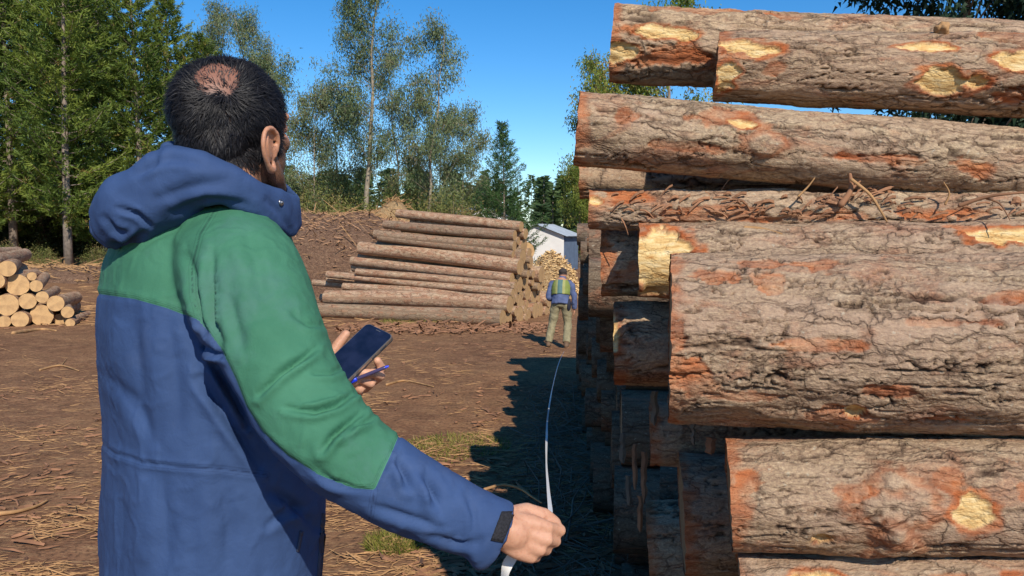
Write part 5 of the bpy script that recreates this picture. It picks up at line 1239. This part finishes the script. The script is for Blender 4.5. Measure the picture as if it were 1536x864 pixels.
# ------------------------------------------------------------ the distant worker
def worker(at):
    root = empty('person', at); X = Vector((1, 0, 0)); 
    def o(x, y, z): return (x, y, z)
    k = 1.0
    b = Blob(); b.ell(o(0.02, 0.19, 1.51), (0.078, 0.095, 0.115)); b.tube([o(0.01, 0.14, 1.42), o(0.0, 0.08, 1.30)], [0.058, 0.07]); b.tube([o(0, 0.08, 1.30), o(0, 0.0, 0.95)], [0.15, 0.14])
    b.ell(o(0.10, 0.19, 1.51), (0.012, 0.022, 0.032)); b.ell(o(-0.06, 0.19, 1.51), (0.012, 0.022, 0.032)); b.ell(o(0.02, 0.285, 1.49), (0.014, 0.022, 0.02)); b.ell(o(0.02, 0.262, 1.455), (0.03, 0.02, 0.02))
    legs = [(o(-0.09, 0.0, 0.92), o(-0.17, 0.07, 0.50), o(-0.24, 0.0, 0.09)), (o(0.10, 0.0, 0.92), o(0.14, 0.10, 0.50), o(0.14, -0.12, 0.09))]
    for l in legs: b.tube(l, [0.085, 0.055, 0.042])
    arms = [(o(-0.19, 0.09, 1.30), o(-0.25, 0.04, 1.04), o(-0.16, 0.22, 0.98)), (o(0.20, 0.09, 1.30), o(0.27, 0.03, 1.05), o(0.27, 0.10, 0.80))]
    for a in arms:
        b.tube(a, [0.05, 0.042, 0.032]); hx, hy, hz = a[2]; b.ell((hx, hy + 0.02, hz - 0.05), (0.022, 0.04, 0.05))
        for f in range(4): b.tube([(hx, hy + 0.045 - f * 0.02, hz - 0.09), (hx - 0.01, hy + 0.05 - f * 0.02, hz - 0.14 + 0.008 * abs(f - 1))], [0.0095, 0.008], 6, 2)
        b.tube([(hx, hy + 0.05, hz - 0.04), (hx - 0.01, hy + 0.08, hz - 0.085)], [0.011, 0.009], 6, 2)
    V, Fc, N = remeshed(b.v, b.f, 0.007, 3); z = np.zeros(len(V)); link('body', mesh('body', V, Fc, M['skin'], attrs={'hair': ((V[:, 2] > 1.5) & (V[:, 1] < 0.25)).astype(float), 'beard': z, 'headskin': z + 1}), root)
    t = Blob()
    for l in legs: t.tube([l[0], l[1], (l[2][0], l[2][1], l[2][2] + 0.02)], [0.115, 0.085, 0.078], 16, caps=False)
    t.ell(o(0, 0.0, 0.93), (0.175, 0.14, 0.13)); V, Fc, N = remeshed(t.v, t.f, 0.012, 3); V += N * (fbm(V * 13, 3, 6) * 0.016)[:, None]
    link('trousers', mesh('trousers', V, Fc, simple('khaki_trousers', (0.26, 0.225, 0.13), 0.9, nscale=9, namt=0.25)), root)
    j = Blob(); j.tube([o(0, 0.11, 1.36), o(0, 0.07, 1.22), o(0, 0.02, 1.02), o(0, -0.01, 0.88)], [0.125, 0.185, 0.175, 0.19], 18, caps=False); j.tube([o(-0.17, 0.09, 1.31), o(0.17, 0.09, 1.31)], [0.075, 0.075])
    for a in arms: j.tube(a, [0.075, 0.062, 0.052], 14, caps=False)
    j.tube([o(0.01, 0.14, 1.40), o(0.01, 0.11, 1.34)], [0.085, 0.10], 14)
    V, Fc, N = remeshed(j.v, j.f, 0.012, 3); V += N * (fbm(V * 12, 3, 7) * 0.018)[:, None]; link('jacket', mesh('jacket', V, Fc, simple('blue_grey_jacket', (0.085, 0.11, 0.21), 0.85, nscale=6, namt=0.3)), root)
    v = Blob(); v.tube([o(0, 0.09, 1.37), o(0, 0.065, 1.25), o(0, 0.03, 1.07)], [0.15, 0.202, 0.196], 18, caps=False); V, Fc, N = remeshed(v.v, v.f, 0.012, 3); V += N * (fbm(V * 12, 3, 8) * 0.010)[:, None]
    mv = NT('safety_vest'); tc = mv.n('ShaderNodeTexCoord').outputs['Object']; sx = mv.n('ShaderNodeSeparateXYZ'); mv.l(tc, sx.inputs[0]); ab = mv.math('ABSOLUTE', sx.outputs[0]); f1 = mv.math('MULTIPLY', mv.math('GREATER_THAN', ab, 0.05), mv.math('LESS_THAN', ab, 0.10)); c = mv.mix(mv.math('GREATER_THAN', ab, 0.10), (0.08, 0.16, 0.15), (0.20, 0.24, 0.05)); c = mv.mix(f1, c, (0.30, 0.30, 0.10)); mv.l(c, mv.b.inputs['Base Color']); mv.b.inputs['Roughness'].default_value = 0.7
    link('safety_vest', mesh('safety_vest', V, Fc, mv.m), root)
    c = Blob(); c.ell(o(0.02, 0.18, 1.565), (0.088, 0.105, 0.075)); c.tube([o(0.02, 0.26, 1.55), o(0.02, 0.33, 1.535)], [0.06, 0.045]); V, Fc, N = remeshed(c.v, c.f, 0.008, 3); V[:, 2] = np.maximum(V[:, 2], 1.53); link('cap', mesh('cap', V, Fc, simple('dark_cap', (0.05, 0.04, 0.035), 0.85)), root)
    g = Blob(); g.ell(o(0.17, -0.03, 0.88), (0.05, 0.07, 0.13)); g.tube([o(0.15, 0.0, 0.98), o(0.03, -0.12, 1.08), o(-0.13, 0.02, 1.34)], [0.012, 0.014, 0.012], 8); V, Fc, N = remeshed(g.v, g.f, 0.008, 2); link('hip_bag', mesh('hip_bag', V, Fc, simple('black_bag', (0.018, 0.02, 0.035), 0.7)), root)
    for l in legs:
        q = Blob(); x_, y_, z_ = l[2]; q.tube([(x_, y_, z_ + 0.06), (x_, y_, z_ - 0.02)], [0.058, 0.056], 12); q.tube([(x_, y_ - 0.03, z_ - 0.04), (x_, y_ + 0.17, z_ - 0.048)], [0.046, 0.036], 12); V, Fc, N = remeshed(q.v, q.f, 0.01, 2); link('boot', mesh('boot', V, Fc, simple('worn_boots', (0.16, 0.10, 0.06), 0.8)), root)
    root.rotation_euler = (-0.07, 0, -0.18)
    tag(root, 'distant worker walking away in khaki trousers and yellow safety vest beside the stack', 'person')
wx = P(840, 522, 16.3).x; worker(Vector((wx, 16.3, gzs(wx, 16.3))))
# ------------------------------------------------------------ single sticks and tufts
def stick(pts, r, mat, label, kind='branch', group=None, twigs=()):
    o = empty(kind, P(*pts[0])); q = Blob(); q.tube([P(*p) for p in pts], [r * (1 - 0.5 * i / (len(pts) - 1)) for i in range(len(pts))], 7, 5)
    for t in twigs: q.tube([P(*p) for p in t], [r * 0.5, r * 0.25] if len(t) == 2 else [r * 0.5, r * 0.4, r * 0.2], 6, 4)
    world_child('stem', mesh('stem', q.v, q.f, M[mat]), o); tag(o, label, 'branch', group)
def gd(px_, py_):
    """ground distance under a photo point"""
    lo = 2.0
    for k in range(4000):
        p = P(px_, py_, lo)
        if p.z <= gzs(p.x, lo) + 0.015: return lo
        lo += 0.02
    return lo
def gstick(pts, r, mat, label, lift=0.02, tw=()): stick([(a, b, gd(a, b) - lift) for a, b in pts], r, mat, label, twigs=[[(a, b, gd(a, b) - lift) for a, b in t] for t in tw])
gstick([(-20, 772), (20, 768), (52, 760), (70, 751)], 0.020, 'stick', 'crooked pale branch lying on the dirt at the left photo edge')
gstick([(0, 690), (12, 696)], 0.02, 'stick_dark', 'short dark piece at the left photo edge')  # short dark strip lying at the left edge
stick([(727, 734, 4.2), (755, 727, 4.25), (780, 733, 4.2), (798, 745, 4.1), (812, 754, 4.0)], 0.009, 'stick', 'thin bent stick just above the fist')
gstick([(580, 577), (604, 571), (625, 574), (650, 580)], 0.02, 'stick', 'curved pale stick lying right of the phone')
gstick([(60, 555), (90, 548), (118, 556)], 0.022, 'stick', 'forked pale stick on the dirt below the left pile', tw=[[(92, 548), (100, 538)]])
gstick([(20, 500), (60, 494), (84, 496)], 0.05, 'stick', 'pale slab edge lying in front of the left pile')
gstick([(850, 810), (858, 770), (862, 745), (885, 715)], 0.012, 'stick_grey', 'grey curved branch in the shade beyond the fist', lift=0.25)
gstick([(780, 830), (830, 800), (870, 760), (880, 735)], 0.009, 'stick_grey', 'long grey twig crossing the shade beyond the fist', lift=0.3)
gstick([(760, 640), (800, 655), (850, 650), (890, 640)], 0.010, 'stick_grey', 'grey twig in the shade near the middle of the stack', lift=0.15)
# twigs and bark shreds on the thin reddish log
def at(px_, py_, d): return (px_, py_, d)
dd = 2.70
stick([at(1262, 306, dd), at(1276, 285, dd), at(1275, 262, dd)], 0.012, 'stick_dark', 'broken stub standing on the thin reddish log', 'stub', twigs=[[at(1276, 285, dd), at(1290, 272, dd)], [at(1268, 300, dd), at(1255, 296, dd)]])
stick([at(1278, 270, dd - .02), at(1305, 292, dd - .04), at(1322, 318, dd - .05), at(1330, 332, dd - .05)], 0.006, 'stick', 'thin split twig leaning down from the broken stub', 'twig')
stick([at(1198, 294, dd), at(1212, 280, dd), at(1222, 267, dd)], 0.004, 'stick', 'thin pale splinter sticking up from the thin reddish log', 'twig')
stick([at(1418, 306, dd - .06), at(1424, 290, dd - .06), at(1416, 274, dd - .06)], 0.004, 'stick', 'short upright splinter near the right end of the thin reddish log', 'twig')
stick([at(1440, 308, 2.6), at(1470, 298, 2.58), at(1500, 292, 2.56), at(1545, 288, 2.54)], 0.007, 'stick_dark', 'dark curved twig lying on the thin reddish log', 'twig', twigs=[[at(1480, 298, 2.58), at(1500, 306, 2.56), at(1515, 330, 2.5)]])
stick([at(1118, 342, 2.715), at(1140, 343, 2.705), at(1172, 351, 2.675)], 0.008, 'stick', 'pale peeled stick resting on the grey log above the thickest one', 'twig')
for i, (a, b, r, lb) in enumerate([(1412, 44, 0.026, 'round knot stub on top of the topmost log'), (1494, 197, 0.024, 'pale knot stub at the right end of the long grey log')]):
    dz = 2.72 if i == 0 else 2.76; o = empty('knot_stub', P(a, b, dz)); q = Blob(); q.ell(P(a, b, dz), (r, r * 0.9, r * 0.8), None, 8); V, Fc, N = remeshed(q.v, q.f, 0.004, 1); V += N * (fbm(V * 60, 3, i) * 0.012)[:, None]
    world_child('stub', mesh('stub', V, Fc, M['stick']), o); tag(o, lb, 'knot')
def shreds():
    """curled bark strips on top of the thin reddish log and hanging at the stack's end"""
    rs = np.random.RandomState(6)
    specs = [(rs.uniform(905, 1120), rs.uniform(284, 330), 2.78) for _ in range(38)] + [(rs.uniform(1120, 1536), rs.uniform(296, 332), 2.62) for _ in range(45)] + [(rs.uniform(1285, 1330), rs.uniform(284, 304), 2.66) for _ in range(16)]
    q = Acc()
    for (a, b, d) in specs:
        xx = (a - 768) / F * 2.78; dc = 2.93 - 0.155 * (xx - 0.28); rp = 28 + (a - 884) / 652 * 10; ss = max(-0.95, min(0.95, (313 + (a - 884) / 65 - b) / rp)); p = P(a, b, dc - rp / F * dc * math.sqrt(1 - ss * ss) - 0.006); L = rs.uniform(0.02, 0.075); an = rs.normal(0, 0.5); w_ = rs.uniform(0.004, 0.013); c = rs.uniform(0.3, 1.0)
        pts = [p + Vector((math.cos(an) * L * t, -0.012 * math.sin(3 * t) * c, math.sin(an) * L * t + 0.010 * c * math.sin(t * 3.1))) for t in (0, .33, .66, 1)]
        V = []
        for t in pts: V += [t + Vector((0, -0.002, w_ / 2)), t + Vector((0, 0.003, -w_ / 2)), t + Vector((0, -0.004, -w_ / 4))]
        Fc = []
        for i in range(3):
            for k in range(3): Fc.append([i * 3 + k, i * 3 + (k + 1) % 3, i * 3 + 3 + (k + 1) % 3, i * 3 + 3 + k])
        q.add(V, Fc)
    o = link('bark_shreds', q.build('bark_shreds', M['stick_dark'], False)); tag(o, 'curled bark shreds littering the thin reddish log', None, None, 'stuff')
shreds()
# torn bark slabs hanging at the shaded stack ends
sl_rng = random.Random(3)
for i, (a, b, ht, wd_, d, lb) in enumerate([(934, 672, 46, 13, 3.7, 'pale bark strip hanging in the shade at the stack end, uppermost'), (952, 700, 70, 10, 3.6, 'long bark strip hanging beside the pale one'), (943, 735, 46, 12, 3.65, 'short bark strip hanging lowest in the shade'), (966, 716, 80, 12, 3.5, 'narrow grey slab standing beside the hanging bark strips'),
        (982, 612, 52, 14, 3.1, 'grey splinter slab wedged below the half shaded log'), (960, 770, 56, 11, 3.4, 'splintered strip at the foot of the shaded stack end'), (1040, 650, 34, 9, 2.62, 'upright pale splinter under the thickest log'), (1066, 668, 26, 22, 2.5, 'torn pale bark flap between the thickest and the knotty log')]):
    o = empty('bark_strip', P(a, b, d)); q = Acc(); n = 8; V = []; k = d / F
    for r in range(n + 1):
        t = r / n; ww = wd_ * k / 2 * 0.75 * (1.0 if t < 0.85 else 1.0 - (t - 0.85) * 3.5) * sl_rng.uniform(0.75, 1.15); zz = ht * k * (0.5 - t); off = sl_rng.uniform(-.004, .004)
        V += [Vector((-ww + off, 0.0, zz)), Vector((off, -0.010, zz)), Vector((ww + off, 0.0, zz)), Vector((off, 0.003, zz))]
    Fc = []
    for r in range(n):
        for c in range(4): Fc.append([r * 4 + c, r * 4 + (c + 1) % 4, r * 4 + 4 + (c + 1) % 4, r * 4 + 4 + c])
    Fc += [[3, 2, 1, 0], [n * 4, n * 4 + 1, n * 4 + 2, n * 4 + 3]]
    q.add(V, Fc); link('strip', q.build('strip', M['stick_dark'] if i % 2 else M['stick_grey'], False), o); tag(o, lb, 'bark')
# grass tufts
def tuft(px_, py_, n, r, h, cols, label, seed):
    rs = np.random.RandomState(seed); d = gd(px_, py_); p = P(px_, py_, d); a = rs.uniform(0, 6.28, n); rr = r * np.sqrt(rs.rand(n)); x = p.x + np.cos(a) * rr; y = d + np.sin(a) * rr
    C = np.stack([x, y, gz(x, y)], 1); D = np.stack([np.cos(a), np.sin(a), 0 * a], 1) * 0.5 + rs.normal(size=(n, 3)) * 0.5; D[:, 2] = np.abs(D[:, 2]) + 0.35
    o = link('grass_tuft', leafmesh('grass_tuft', [leaves(C, D, h * rs.uniform(0.5, 1.3, n), 0.009, rs.rand(n), rs)], M[cols])); tag(o, label, None, None, 'stuff')
M['moss'] = mat_leaf('mossy_grass', [(0.10, 0.12, 0.02), (0.20, 0.22, 0.03), (0.34, 0.26, 0.08), (0.42, 0.30, 0.13)], 0.2)
tuft(592, 812, 1300, 0.22, 0.07, 'moss', 'mossy yellow green grass tuft below the forearm', 1); tuft(655, 800, 500, 0.2, 0.08, 'moss', 'dry grass tuft below the cuff', 2)
tuft(690, 668, 1500, 0.55, 0.06, 'moss', 'yellowish grass patch at the edge of the stack shadow', 3); tuft(620, 680, 700, 0.6, 0.05, 'moss', 'thin grass right of the elbow', 4); tuft(615, 482, 900, 0.8, 0.12, 'moss', 'grass in front of the pile across the yard', 5)
